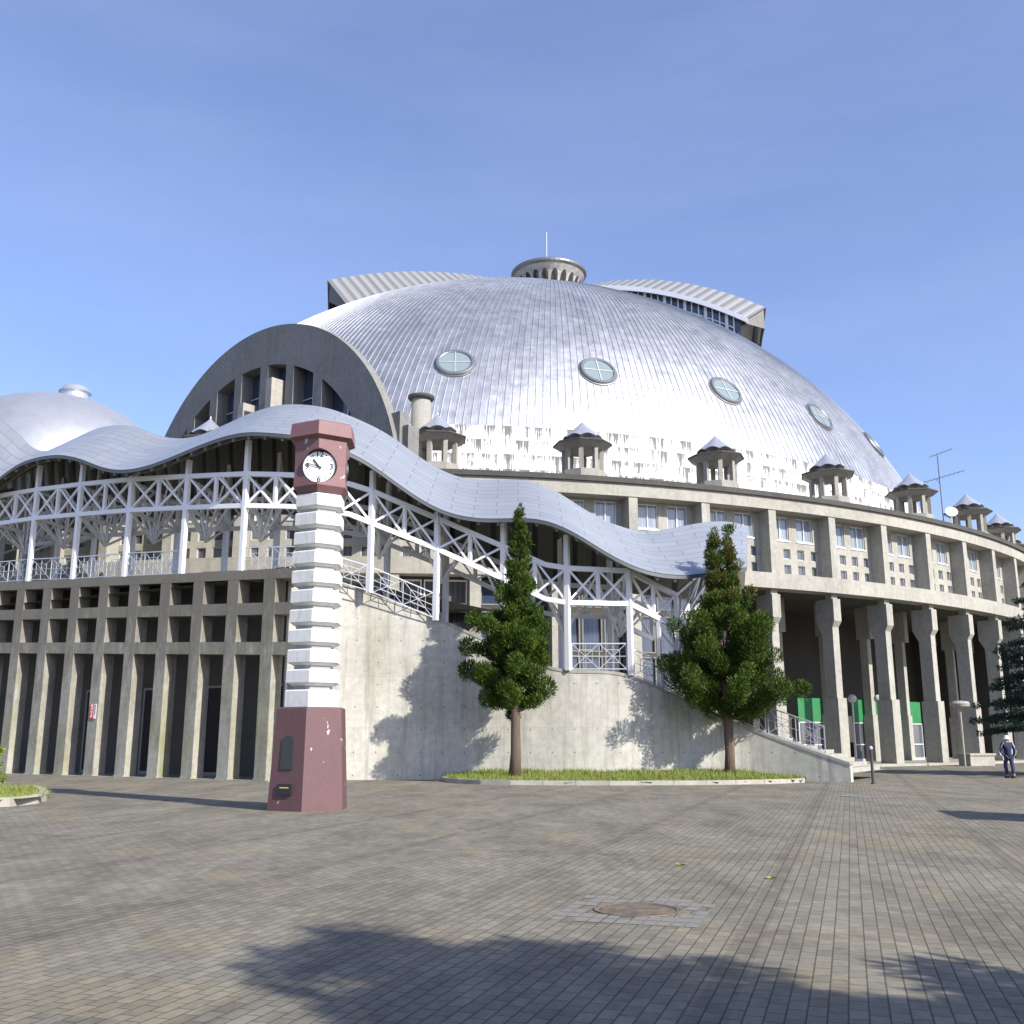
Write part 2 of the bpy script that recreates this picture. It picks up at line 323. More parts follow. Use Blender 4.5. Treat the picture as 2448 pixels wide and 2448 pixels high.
# stepped white base of the dome
def steps():
    b = MB(); uv = []; tiers = 5; ths = np.arange(0, 360.1, 2.0)
    r0 = RS * math.sqrt(1 - ((22.03 - ZS) / (RS * EZ)) ** 2)
    prof = []; z = 22.06; r = r0 + .05
    for k in range(tiers):
        z2 = z - 1.22; prof.append(((r, z), (r, z2), k)); prof.append(((r, z2), (r + .8, z2), -1)); r += .8; z = z2
    for (a, c, k) in prof:
        base = len(b.v); L = 0
        for i, th in enumerate(ths):
            p = ell(DC, DE, a[0] * squeeze(th, a[1]), th); q = ell(DC, DE, c[0] * squeeze(th, c[1]), th); L += HR * R_(2.0) * 1.1
            b.v += [(p[0], p[1], a[1]), (q[0], q[1], c[1])]; uv += [(L + k * 13.7, 1), (L + k * 13.7, 0)] if k >= 0 else [(L, .0), (L, .0)]
        for i in range(len(ths) - 1): b.f.append((base + 2 * i + 1, base + 2 * i + 3, base + 2 * i + 2, base + 2 * i)); b.m.append(0)
    b.build('stepped_base', step_m, hall, uv=uv); return r
r_step = steps()
# gutter lip under the metal
b = MB()
# ring roof slab, fascia, eave line
def band(b, in0, z0, in1, z1, a0=-70, a1=110, st=1.6):
    ths = np.arange(a0, a1 + .01, st); base = len(b.v)
    for th in ths: b.v += [tuple(ring(th, in0, z0)), tuple(ring(th, in1, z1))]
    for i in range(len(ths) - 1): b.f.append((base + 2 * i, base + 2 * i + 2, base + 2 * i + 3, base + 2 * i + 1)); b.m.append(b.mi)
b = MB(); ths = np.arange(-70, 110.1, 1.6)
for th in ths:
    q = ell(DC, DE, r_step - .5, th); b.v += [tuple(ring(th, .02, ZC - .03)), (q[0], q[1], ZC - .01)]
for i in range(len(ths) - 1): b.f.append((2 * i, 2 * i + 2, 2 * i + 3, 2 * i + 1)); b.m.append(0)
b.build('ring_roof', roof_m, hall)
b = MB(); band(b, -.22, ZC - .16, -.22, ZC + .14); band(b, -.22, ZC + .14, .5, ZC + .14); band(b, -.22, ZC - .16, .1, ZC - .16); band(b, .5, ZC + .14, .5, ZC - .05)
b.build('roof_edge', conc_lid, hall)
b = MB(); band(b, -.06, ZC - .90, -.06, ZC - .12); band(b, -.06, ZC - .90, 1.3, ZC - .90); band(b, -.06, ZC - .12, .3, ZC - .12)
b.build('fascia', conc, hall)
b = MB(); band(b, -.10, ZBL, -.10, ZBU); band(b, -.10, ZBU, 1.2, ZBU); band(b, -.10, ZBL, 1.0, ZBL); band(b, 1.0, ZBL, 1.0, ZBL + .35)
b.build('ring_beam', conc, hall)
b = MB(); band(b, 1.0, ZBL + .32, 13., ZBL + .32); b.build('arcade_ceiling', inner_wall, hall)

def wall_open(b, o, X, N, w, z0, z1, ops, rev=.16):
    xs = sorted({0, w, *[q for a in ops for q in a[:2]]}); zs = sorted({z0, z1, *[q for a in ops for q in a[2:4]]})
    P = lambda x, z, d=0.: o + X * x + UP * z - N * d
    for x0, x1 in zip(xs[:-1], xs[1:]):
        for a0, a1 in zip(zs[:-1], zs[1:]):
            cx, cz = (x0 + x1) / 2, (a0 + a1) / 2
            if any(q[0] < cx < q[1] and q[2] < cz < q[3] for q in ops): continue
            b.quad(P(x0, a0), P(x1, a0), P(x1, a1), P(x0, a1))
    for x0, x1, a0, a1 in ops:
        b.quad(P(x0, a0), P(x0, a0, rev), P(x0, a1, rev), P(x0, a1)); b.quad(P(x1, a0, rev), P(x1, a0), P(x1, a1), P(x1, a1, rev))
        b.quad(P(x0, a0), P(x1, a0), P(x1, a0, rev), P(x0, a0, rev)); b.quad(P(x0, a1, rev), P(x1, a1, rev), P(x1, a1), P(x0, a1))
K0, K1 = -9, 13
stuffw = MB()
for k in range(K0, K1):
    ta, tb = TH0 + DL * k, TH0 + DL * (k + 1); A = ring(ta, .95); B = ring(tb, .95); X = B - A; w = float(np.linalg.norm(X)); X = X / w; N = np.array([X[1], -X[0], 0])
    o = A.copy(); m = w / 2; b = MB()
    wz = [ZBU + 2.28, ZBU + 3.62]; ww = min(1.3, w * .33); ops = []
    for sgn in (-1, 1): c = m + sgn * (ww / 2 + .30); ops.append((c - ww / 2, c + ww / 2, wz[0], wz[1] + .12))
    sm = []
    for j in range(4):
        c = m + (j - 1.5) * (w * .235)
        for zz in (.16, 1.14): sm.append((c - .27, c + .27, ZBU + zz, ZBU + zz + .62))
    wall_open(b, o, X, N, w, ZBU, ZC - .90, ops + sm)
    bay = b.build('facade_bay', conc, hall)
    # pier between bays
    T, Nn = frame_at(ta); pr = MB(); pr.frame(ring(ta), T, Nn, UP, (-.27, .27), (-.98, 0.), (ZBU + .002, ZC - .898)); pr.build('pier', conc, hall)
    for (x0, x1, z0, z1) in ops:
        f = MB(); d0, d1 = -.16, -.10
        F = lambda a, c, e, g_: f.frame(o, X, N, UP, (a, c), (d0, d1 + .03), (e, g_))
        F(x0, x1, z0, z0 + .07); F(x0, x1, z1 - .05, z1); F(x0, x0 + .05, z0 + .07, z1 - .05); F(x1 - .05, x1, z0 + .07, z1 - .05); F((x0 + x1) / 2 - .03, (x0 + x1) / 2 + .03, z0 + .07, z1 - .05)
        f.frame(o, X, N, UP, (x0 - .04, x1 + .04), (-.1, .05), (z0 - .09, z0 - .002))
        f.mi = 1; f.quad(*[o + X * x + UP * z - N * .142 for x, z in ((x0, z0), (x1, z0), (x1, z1), (x0, z1))]); f.build('window', [alu, glass_cur], bay)
    for (x0, x1, z0, z1) in sm:
        f = stuffw if (k < -2 or k > 9) else MB(); f.mi = 0
        for (a, c, e, g_) in ((x0, x1, z0, z0 + .045), (x0, x1, z1 - .04, z1), (x0, x0 + .04, z0 + .045, z1 - .04), (x1 - .04, x1, z0 + .045, z1 - .04)):
            f.frame(o, X, N, UP, (a, c), (-.16, -.08), (e, g_))
        f.mi = 1; f.quad(*[o + X * x + UP * z - N * .142 for x, z in ((x0, z0), (x1, z0), (x1, z1), (x0, z1))])
        if f is not stuffw: f.build('small_window', [alu, glass_small], bay)
tag(stuffw.build('small_window', [alu, glass_small], hall), kind='stuff')
# arcade columns (outer row radial fins, inner row thinner), back wall with glazed doors
def radial_col(th, inset, w, outer=True):
    T, Nn = frame_at(th); o = ring(th, inset); b = MB()
    if outer:
        b.frame(o, T, Nn, UP, (-.24, .24), (-.7, -.18), (9.95, ZBL + .01))
        b.frame(o, T, Nn, UP, (-.30, .30), (-1.5, -.02), (8.6, 9.952))
        # flare down to shaft
        P = [(-.30, -1.5, 8.6), (.30, -1.5, 8.6), (.30, -.02, 8.6), (-.30, -.02, 8.6), (-.26, -1.15, 7.9), (.26, -1.15, 7.9), (.26, -.25, 8.25), (-.26, -.25, 8.25)]
        b.add([o + T * x + Nn * y + UP * z for x, y, z in P], [(0, 1, 5, 4), (1, 2, 6, 5), (2, 3, 7, 6), (3, 0, 4, 7)])
        b.frame(o, T, Nn, UP, (-.255, .255), (-1.14, -.255), (3.98, 8.26))
        b.frame(o, T, Nn, UP, (-.36, .36), (-1.25, -.1), (0, 4.0))
    else:
        b.frame(o, T, Nn, UP, (-.2, .2), (-.6, 0), (3.2, ZBL + .32)); b.frame(o, T, Nn, UP, (-.27, .27), (-.7, .07), (0, 3.22))
        b.frame(o, T, Nn, UP, (-.25, .25), (-.8, .3), (8.4, ZBL + .33))
    return b.build('arcade_column', conc, hall)
for k in range(1, K1 + 1):
    radial_col(TH0 + DL * k, .05, .5)
    radial_col(TH0 + DL * (k + .02), 5.2, .4, False)
b = MB(); band(b, 1.2, .0, 1.2, .0001)
b = MB()
for th in np.arange(14, 95, 1.6):
    p, q = ring(th, 10.2), ring(th + 1.6, 10.2); b.quad(p, q, q + UP * (ZBL + .33), p + UP * (ZBL + .33))
b.quad(ring(58, 1.4), ring(60, 10.2), ring(60, 10.2, ZBL + .3), ring(58, 1.4, ZBL + .3)); b.quad(ring(78, 1.4), ring(80, 10.2), ring(80, 10.2, ZBL + .3), ring(78, 1.4, ZBL + .3))
b.quad(ring(13.5, 1.4), ring(14, 10.2), ring(14, 10.2, ZBL + .3), ring(13.5, 1.4, ZBL + .3))
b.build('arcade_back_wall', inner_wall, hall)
b = MB(); band(b, -.35, .14, 10.3, .14, 20, 100); band(b, -.35, .0, -.35, .14, 20, 100); b.build('arcade_floor', conc, hall)
# green netted transoms over glazed doors between outer columns
for i, (ta, tb) in enumerate(((29.0, 32.1), (35.3, 40.3), (40.5, 41.6), (41.9, 45.6))):
    ins = 5.9; A, B = ring(ta, ins), ring(tb, ins); X = B - A; w = float(np.linalg.norm(X)); X = X / w; N = np.array([X[1], -X[0], 0])
    dr = part_root('glazed_entrance', hall)
    b = MB(); b.frame(A, X, N, UP, (0, w), (-.05, .05), (2.72, 4.25)); b.build('green_net_panel', green_m, dr)
    b = MB(); nx = max(1, int(round(w / 1.3)))
    for j in range(nx + 1): b.frame(A, X, N, UP, (w * j / nx - .035, w * j / nx + .035), (-.04, .06), (.14, 2.7))
    b.frame(A, X, N, UP, (0, w), (-.04, .055), (.14, .3)); b.frame(A, X, N, UP, (0, w), (-.04, .055), (1.2, 1.28)); b.frame(A, X, N, UP, (0, w), (-.04, .055), (2.64, 2.715)); b.build('door_frame', alu, dr)
    b = MB(); b.quad(A + UP * .14, B + UP * .14, B + UP * 2.7, A + UP * 2.7); b.build('door_glass', glass_small, dr)
# walls of the hall behind the covered stairs (below the ring beam)
for k in range(K0, 1):
    ta, tb = TH0 + DL * k, TH0 + DL * (k + 1); A = ring(ta, .9); B = ring(tb, .9); X = B - A; w = float(np.linalg.norm(X)); X = X / w; N = np.array([X[1], -X[0], 0])
    zf = 8.2 if k < -4 else (4.2 if k < -1 else 0.)
    ops = []
    if k >= -6:
        n2 = 3; 
        for j in range(n2): x0 = .3 + (w - .6) * j / n2 + .06; x1 = .3 + (w - .6) * (j + 1) / n2 - .06; ops += [(x0, x1, 8.75, 10.1)] + ([(x0, x1, 6.3, 8.4), (x0, x1, 4.2, 6.1)] if k >= -5 else [])
    b = MB(); wall_open(b, A, X, N, w, 0, ZBL + .01, ops); lw = b.build('lower_wall', conc if k < -3 else inner_wall, hall)  # bays by the landing take the dark wall, canopy shade put into colour
    b = MB(); f = MB()
    for (x0, x1, z0, z1) in ops:
        for (a, c, e, g_) in ((x0, x1, z0, z0 + .08), (x0, x1, z1 - .08, z1), (x0, x0 + .08, z0 + .08, z1 - .08), (x1 - .08, x1, z0 + .08, z1 - .08)): f.frame(A, X, N, UP, (a, c), (-.14, .03), (e, g_))
        b.quad(*[A + X * x + UP * z - N * .12 for x, z in ((x0, z0), (x1, z0), (x1, z1), (x0, z1))])
    if ops:
        f.mi = 1; f.v += []; nv = len(f.v); f.v += b.v; f.f += [tuple(i + nv for i in q) for q in b.f]; f.m += [1] * len(b.f); f.build('entrance_window', [white_paint if k < -2 else conc_dark, glass_small if k < -2 else glass_dark], lw)  # frames and glass by the landing darkened in colour for the same shade
    T, Nn = frame_at(ta); pr = MB(); pr.frame(ring(ta), T, Nn, UP, (-.3, .3), (-.92, .02), (0, ZBL + .002)); pr.build('pier', conc, hall)

# portholes in the dome
for k in range(-1, 7):
    if k == -1: continue
    th = -6.296 + 16.727 * k; zp = 27.393
    r = RS * math.sqrt(1 - ((zp - ZS) / (RS * EZ)) ** 2); c2 = ell(DC, DE, r, th); c = np.array([c2[0], c2[1], zp])
    d = ell(DC, DE, r, th + .05) - c2; t = np.array([d[0], d[1], 0]); t /= np.linalg.norm(t)
    r2 = RS * math.sqrt(1 - ((zp + .05 - ZS) / (RS * EZ)) ** 2); c3 = ell(DC, DE, r2, th); u = np.array([c3[0] - c2[0], c3[1] - c2[1], .05]); u -= t * (u @ t); u /= np.linalg.norm(u); nn = np.cross(t, u)
    def ringm(b, prof, n=40):
        base = len(b.v)
        for (rr, h) in prof:
            for j in range(n): a = 2 * math.pi * j / n; b.v.append(tuple(c + (t * math.cos(a) + u * math.sin(a)) * rr + nn * h))
        for i in range(len(prof) - 1):
            for j in range(n): b.f.append((base + i * n + j, base + i * n + (j + 1) % n, base + (i + 1) * n + (j + 1) % n, base + (i + 1) * n + j)); b.m.append(0)
    b = MB(); ringm(b, [(1.50, -.1), (1.48, .05), (1.38, .07), (1.37, .18), (1.31, .24), (1.18, .24), (1.12, .19), (1.12, .02)]); fr = b.build('porthole_frame', frame_grey, hall)
    b = MB(); base = 0
    for j in range(40): a = 2 * math.pi * j / 40; b.v.append(tuple(c + (t * math.cos(a) + u * math.sin(a)) * 1.13 + nn * .15))
    b.f.append(tuple(range(40))); b.m.append(0); b.build('porthole_glass', glass_sky, fr)
    b = MB(); b.frame(c, t, u, nn, (-1.12, 1.12), (-.035, .035), (.14, .20)); b.frame(c, t, u, nn, (-.03, .03), (-1.12, 1.12), (.14, .202)); b.build('porthole_bars', steel_m, fr)

# roof turrets
def turret(th):
    p = ell(HC, HE, 38.988, th); o = np.array([p[0], p[1], 0.]); z = 20.073; c = (o[0], o[1], 0)
    tr = part_root('roof_turret', hall); T, Nn = frame_at(th); a0 = math.atan2(Nn[1], Nn[0]) + R_(22.5)
    # fluted scalloped cap
    b = MB(); n = 8; sub = 6; rows = 6; base = 0
    for i in range(rows + 1):
        q = i / rows; rr = .03 + 1.2 * q
        for j in range(n * sub):
            a = a0 + 2 * math.pi * j / (n * sub); fr = (j % sub) / sub; s = math.sin(math.pi * fr)
            rad = rr * (1 - .10 * s * q); zz = z - 1.14 * (q ** .95) + .17 * s * q * q
            b.v.append((o[0] + rad * math.cos(a), o[1] + rad * math.sin(a), zz))
    m = n * sub
    for i in range(rows):
        for j in range(m): b.f.append((i * m + j, i * m + (j + 1) % m, (i + 1) * m + (j + 1) % m, (i + 1) * m + j)); b.m.append(0)
    # underside cone
    i0 = rows * m; b.v.append((o[0], o[1], z - 1.1)); ci = len(b.v) - 1
    for j in range(m): b.f.append((i0 + (j + 1) % m, i0 + j, ci)); b.m.append(0)
    b.tube([(o[0], o[1], z - .1), (o[0], o[1], z + .12)], .035, 6); b.build('turret_cap', cap_metal, tr)
    b = MB()
    for j in range(8): a = a0 + 2 * math.pi * j / 8; b.bar((o[0] + .82 * math.cos(a), o[1] + .82 * math.sin(a), z - 1.40), (o[0] + .82 * math.cos(a), o[1] + .82 * math.sin(a), z - 1.02), .11)
    b.lathe(c, [(.62, z - 1.4), (.62, z - 1.0)], 8, a0, False); b.build('turret_neck', conc_turret, tr)
    b = MB(); b.lathe(c, [(.3, z - 1.28), (.9, z - 1.30), (1.72, z - 1.47), (1.72, z - 1.55), (1.25, z - 1.85), (.4, z - 1.87)], 8, a0)
    b.build('turret_eave', conc_turret, tr)
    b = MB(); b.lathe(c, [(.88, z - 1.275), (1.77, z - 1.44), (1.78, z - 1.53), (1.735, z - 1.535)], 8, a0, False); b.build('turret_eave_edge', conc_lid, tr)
    for j in range(8):
        a = a0 + 2 * math.pi * j / 8; ca, sa = math.cos(a), math.sin(a); q = MB(); q.frame((o[0] + 1.12 * ca, o[1] + 1.12 * sa, 0), (-sa, ca, 0), (ca, sa, 0), UP, (-.13, .13), (-.12, .12), (z - 3.2, z - 1.8)); q.build('turret_post', conc_turret, tr)
    b = MB(); b.lathe(c, [(1.38, ZC - .02), (1.36, z - 3.15), (.3, z - 3.15)], 8, a0); b.build('turret_base', step_m if False else conc_turret, tr)
    # wedge shaped curb behind
    b = MB(); o2 = o - Nn * 1.2
    b.add([o2 + T * -1.2 + UP * ZC, o2 + T * 1.2 + UP * ZC, o2 + T * 1.2 - Nn * 2.2 + UP * ZC, o2 - T * 1.2 - Nn * 2.2 + UP * ZC, o2 - T * 1.2 + UP * (ZC + 1.1), o2 + T * 1.2 + UP * (ZC + 1.1), o2 + T * 1.2 - Nn * 2.2 + UP * (ZC + 1.1), o2 - T * 1.2 - Nn * 2.2 + UP * (ZC + 1.1)], [(0, 1, 5, 4), (1, 2, 6, 5), (2, 3, 7, 6), (3, 0, 4, 7), (4, 5, 6, 7)])
    b.build('turret_curb', conc_turret, tr)
for k in list(range(0, 10)): turret(-1.958 + 10.424 * k - (0.0))
turret(-19.2)

# lantern on the apex
c = (3.9, 99.4, 0); ln = part_root('lantern', hall)
b = MB(); n = 48; prof = [(2.55, 44.6), (2.7, 46.2), (2.9, 47.6), (3.25, 48.6), (3.75, 49.25)]
b.lathe(c, prof, n, 0, False); b.build('lantern_body', concrete('lantern_concrete', (.45, .45, .43), .55, .8, 0, (.10, .10, .095), scale=2.5), ln)
b = MB(); b.lathe(c, [(3.70, 49.2), (3.98, 49.42), (4.0, 49.62), (3.9, 49.72), (2.5, 49.95), (.1, 50.0)], n, 0, False); b.build('lantern_rim', plain('lantern_rim_metal', (.22, .22, .21), .4, .6, .2), ln)
for j in range(20):
    a = 2 * math.pi * (j + .5) / 20; ca, sa = math.cos(a), math.sin(a); b = MB(); pts = []
    for q in range(14):
        g_ = math.pi * q / 13; x = .31 * math.cos(g_); zz = 48.2 + .55 * math.sin(g_) ; pts.append((x, zz))
    pts += [(-.31, 46.8), (.31, 46.8)]
    vv = []
    for (x, zz) in pts:
        rr = np.interp(zz, [p[1] for p in prof], [p[0] for p in prof]) + .03; vv.append((c[0] + rr * ca - x * sa, c[1] + rr * sa + x * ca, zz))
    b.add(vv, [tuple(range(len(vv)))]); b.build('lantern_opening', dark_m, ln)
b = MB(); b.tube([(c[0] - .2, c[1], 49.9), (c[0] - .2, c[1], 54.5)], .02, 6); b.build('lightning_rod', steel_m, ln)

# eyelid dormers
def dormer(u, ridge, eave, send, sgn):
    u = np.array([*u, 0.]); u /= np.linalg.norm(u); nn = np.array([u[1], -u[0], 0.]); nn = nn if nn[1] < 0 else -nn
    dm = part_root('roof_dormer', hall); S_ = np.linspace(4.5, send, 26); o = np.array([DC[0], DC[1], 0.]); wd = 4.
    zr = lambda s: np.interp(s, *zip(*ridge)); ze = lambda s: np.interp(s, *zip(*eave))
    se = lambda s: s - 1.2 * (s - 4.5) / (send - 4.5)
    zr = np.poly1d(np.polyfit(*zip(*ridge), 2)); ze = np.poly1d(np.polyfit(*zip(*eave), 2))
    for side in (1, -1):
        b = MB(); uv = []
        for s in S_:
            b.v += [tuple(o + u * s + UP * zr(s)), tuple(o + u * se(s) + nn * wd * side + UP * ze(se(s)))]; uv += [(s, 1), (s, 0)]
        for i in range(len(S_) - 1): b.f.append((2 * i, 2 * i + 1, 2 * i + 3, 2 * i + 2)); b.m.append(0)
        b.build('dormer_roof', rib_m, dm, uv=uv)
        b = MB()
        for a, c_ in zip(S_[:-1], S_[1:]):
            p, q = o + u * se(a) + nn * wd * side + UP * ze(se(a)), o + u * se(c_) + nn * wd * side + UP * ze(se(c_)); b.frame(p, q - p, nn * side, UP, (0, 1), (-.1, .05), (-.45, .03))
        b.build('dormer_eave', white_paint if sgn < 0 else alu, dm)
        b = MB(); f = MB(); w2 = wd - .7; ss = np.arange(5., se(send) - .8, .65)
        for i, a in enumerate(ss):
            p = o + u * a + nn * w2 * side; q = o + u * (a + .65) + nn * w2 * side
            b.quad(p + UP * (ze(a) - 4.2), q + UP * (ze(a + .65) - 4.2), q + UP * (ze(a + .65) - .3), p + UP * (ze(a) - .3))
            pr = .11 if i % 3 else .28
            f.frame(p, u, nn * side, UP, (-pr / 2, pr / 2), (-.02, .10), (ze(a) - 4.2, ze(a) - .3))
        for a, c_ in zip(ss[:-1], ss[1:]):
            p = o + u * a + nn * w2 * side + UP * (ze(a) - 1.35); q = o + u * c_ + nn * w2 * side + UP * (ze(c_) - 1.35); f.bar(p, q, .1, .1)
        b.build('dormer_glass', glass_dark, dm); f.build('dormer_window_frame', alu, dm)
    s = send - .25; s2 = se(send) - .25; b = MB()
    R0 = o + u * s + UP * (zr(s) - .1); L = o + u * s2 + nn * wd + UP * (ze(s2) - .1); Rr = o + u * s2 - nn * wd + UP * (ze(s2) - .1)
    Lb = o + u * (s2 - .6) + nn * (wd - .6) + UP * (ze(s2) - 4.5); Rb = o + u * (s2 - .6) - nn * (wd - .6) + UP * (ze(s2) - 4.5)
    Lm = o + u * s2 + nn * wd + UP * (ze(s2) - .6); Rm = o + u * s2 - nn * wd + UP * (ze(s2) - .6); Rd = R0 - UP * 2.2
    b.add([R0, L, Lm, Rd], [(0, 1, 2, 3)]); b.add([R0, Rr, Rm, Rd], [(0, 3, 2, 1)])
    b.add([o + u * (s - 1.) + UP * (zr(s) - 1.5), Lm - u * .8 - nn * .6, Lb, Rb, Rm - u * .8 + nn * .6], [(0, 1, 2, 3, 4)])
    b.build('dormer_gable', conc_dark, dm)
dormer((.925, -.38), [(5.2, 47.7), (11.9, 46.9), (17.2, 44.7), (21.9, 42.2)], [(8.3, 45.1), (13.3, 43.6), (20.6, 39.7)], 21.9, 1)
dormer((-.92, -.39), [(9., 47.9), (14.1, 47.2), (19.6, 46.1), (23.8, 44.5)], [(8., 45.4), (12.7, 44.4), (18.5, 42.1), (22.9, 40.3)], 23.8, -1)

# great arch on the left
an = R_(40); tA = np.array([math.cos(an), -math.sin(an), 0]); nA = np.array([-math.sin(an), -math.cos(an), 0]); p0 = np.array([-14., 58., 0.])
OC, OZ, OR = -2.33, 13.63, 12.91; IC, IZ, IR = -2.73, 12.75, 11.34
opn = [(-10.9, -9.75), (-8.97, -7.29), (-6.52, -4.66), (-3.93, -2.01), (-1.24, .56), (1.29, 3.21), (3.97, 6.9)]
ga = part_root('arched_gable', hall)
outer = lambda s: OZ + math.sqrt(max(0, OR ** 2 - (s - OC) ** 2)); inner = lambda s: IZ + math.sqrt(max(0, IR ** 2 - (s - IC) ** 2))
def arch_front():
    b = MB(); cuts = sorted(set(np.round(np.arange(OC - OR, OC + OR + .01, .3), 3)) | {q for a in opn for q in a}); zs_ = 15.6; P = lambda s, z, d=0.: p0 + tA * s + UP * z - nA * d
    for a, c in zip(cuts[:-1], cuts[1:]):
        m = (a + c) / 2; op = any(q[0] < m < q[1] for q in opn) and inner(m) > zs_ + .2
        if op:
            b.quad(P(a, max(zs_, inner(a))), P(c, max(zs_, inner(c))), P(c, outer(c)), P(a, outer(a))); b.quad(P(a, ZC - 1), P(c, ZC - 1), P(c, zs_), P(a, zs_))
            b.quad(P(a, max(zs_, inner(a)), .9), P(c, max(zs_, inner(c)), .9), P(c, max(zs_, inner(c))), P(a, max(zs_, inner(a))))
        else: b.quad(P(a, ZC - 1), P(c, ZC - 1), P(c, outer(c)), P(a, outer(a)))
        b.quad(P(a, outer(a)), P(c, outer(c)), P(c, outer(c), .6), P(a, outer(a), .6))
    for (x0, x1) in opn:
        for x in (x0, x1):
            if inner(x) > zs_: b.quad(P(x, zs_), P(x, zs_, .9), P(x, inner(x), .9), P(x, inner(x)))
    return b
arch_front().build('arch_wall', conc_dark, ga)  # darker concrete puts the shade of the arch face into its colour
b = MB(); uv = []; n = 90; vd = np.array([-.17, .985, 0]); fs = np.linspace(R_(4), R_(176), n)       # metal clad vault running back into the dome
for i, f in enumerate(fs):
    s = OC + OR * math.cos(f) * .998; z = OZ + OR * math.sin(f) * .998; q = p0 + tA * s + UP * z - nA * .6; b.v += [tuple(q), tuple(q + vd * 17)]; uv += [(i * .45, 0), (i * .45, 17)]
for i in range(n - 1): b.f.append((2 * i, 2 * i + 1, 2 * i + 3, 2 * i + 2)); b.m.append(0)
b.build('vault_roof', dome_metal, ga, uv=uv)
for i, (x0, x1) in enumerate(opn):
    P = lambda s, z, d=0.: p0 + tA * s + UP * z - nA * d; n = 6; xs = np.linspace(x0, x1, n + 1); vv = [P(x, max(15.7, inner(x)), .85) for x in xs] + [P(x1, 15.6, .85), P(x0, 15.6, .85)]
    b = MB(); b.add(vv, [tuple(range(len(vv)))[::-1]]); gl = b.build('arch_window', glass_dark, ga)
    m = (x0 + x1) / 2; b = MB(); b.bar(P(m, 15.6, .8), P(m, inner(m), .8), .07)
    zz = inner(m) - 1.6
    if zz > 16: b.bar(P(x0, zz, .8), P(x1, zz, .8), .06)
    b.build('arch_window_frame', alu, ga)
for (s, zt) in ((-8.1, 20.0), (-5.4, 20.9), (-2.7, 21.9), (.03, 22.9)):       # short stepped buttresses before the glass
    b = MB(); b.frame(p0 + tA * s, tA, nA, UP, (-.28, .26), (-.2, .8), (15., zt - .25)); b.build('stepped_buttress', conc, ga)
# small wall and round vent stack right of the arch
b = MB(); o = p0 + tA * (OC + OR - .3); b.frame(o, tA, nA, UP, (-.9, -.05), (-1.0, -.3), (14.5, 18.7)); b.frame(o, tA, nA, UP, (-.05, .4), (-1.3, -.5), (14.5, 17.9)); b.build('arch_abutment', conc_dark, hall)
b = MB(); cc = (-5.45, 58., 0); b.lathe(cc, [(.62, 15.5), (.58, 21.45)], 24); st = b.build('vent_stack', conc_turret, hall, True)
b = MB(); b.lathe(cc, [(.72, 21.46), (.80, 21.55), (.80, 21.68), (.2, 21.78)], 24); b.build('vent_cap', conc_lid, st)

# ------------------------------------------------------------------ weathered colonnade carrying the terrace (left)
GA = np.array([-9.4, 40.35, 0.]); GT = np.array([.864, -.504, 0.]); GT /= np.linalg.norm(GT); GN = np.array([-GT[1], GT[0], 0.]) * -1      # GN points to the viewer
if GN[1] > 0: GN = -GN
ztop = lambda t: 8.30 - .045 * t        # the parapet climbs slightly to the left (t negative)
col_t = [-.74 - 2.02 * i for i in range(-1, 13)]
cln = thing('terrace_colonnade', 'weathered concrete lattice of slanting fins below the white truss walkway', 'colonnade', tuple(GA + GT * -10))
for i, t in enumerate(col_t):
    b = MB(); zt = ztop(t) - .38
    b.frame(GA, GT, GN, UP, (t, t + .62), (-.62, 0), (0, zt)); b.frame(GA, GT, GN, UP, (t - .02, t + .64), (-.66, .05), (0, .10)); b.build('fin_column', conc_grid, cln)
def gbeam(name, f0, f1, proud, dep):
    b = MB(); ts = [1.85] + [t + .31 for t in col_t] + [col_t[-1] - 1.2]
    for a, c in zip(ts[:-1], ts[1:]):
        P = [GA + GT * x + GN * y + UP * (ztop(x) + z) for x in (c, a) for y in (proud, -dep) for z in (f0, f1)]
        b.add(P, [(0, 4, 5, 1), (2, 3, 7, 6), (1, 5, 7, 3), (0, 2, 6, 4)] + ([(0, 1, 3, 2)] if c == ts[-1] else []) + ([(4, 6, 7, 5)] if a == ts[0] else []))
    return b.build(name, conc_grid, cln)
gbeam('top_beam', -.39, .0, .004, .9); gbeam('cross_beam', -1.84, -1.36, -.006, .60); gbeam('cross_beam', -3.44, -2.94, -.006, .60)
b = MB(); T0, T1 = col_t[-1] - 1.2, .1
back = -2.5
def gq(b, a, c, y, z0, z1): b.quad(GA + GT * a + GN * y + UP * z0, GA + GT * c + GN * y + UP * z0, GA + GT * c + GN * y + UP * z1, GA + GT * a + GN * y + UP * z1)
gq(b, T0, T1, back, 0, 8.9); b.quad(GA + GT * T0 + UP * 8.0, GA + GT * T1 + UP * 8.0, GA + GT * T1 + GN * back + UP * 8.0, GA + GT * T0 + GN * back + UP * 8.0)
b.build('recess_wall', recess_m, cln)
b = MB(); b.quad(*[GA + GT * x + GN * y + UP * (ztop(x) - .01) for x, y in ((T0, -.2), (T1 + .5, -.2), (T1 + .5, -16), (T0, -16))]); b.build('terrace_floor', conc, cln)
b = MB(); b.frame(GA, GT, GN, UP, (T0, T1), (back, .1), (0, .045)); b.build('base_kerb', conc_grid, cln)
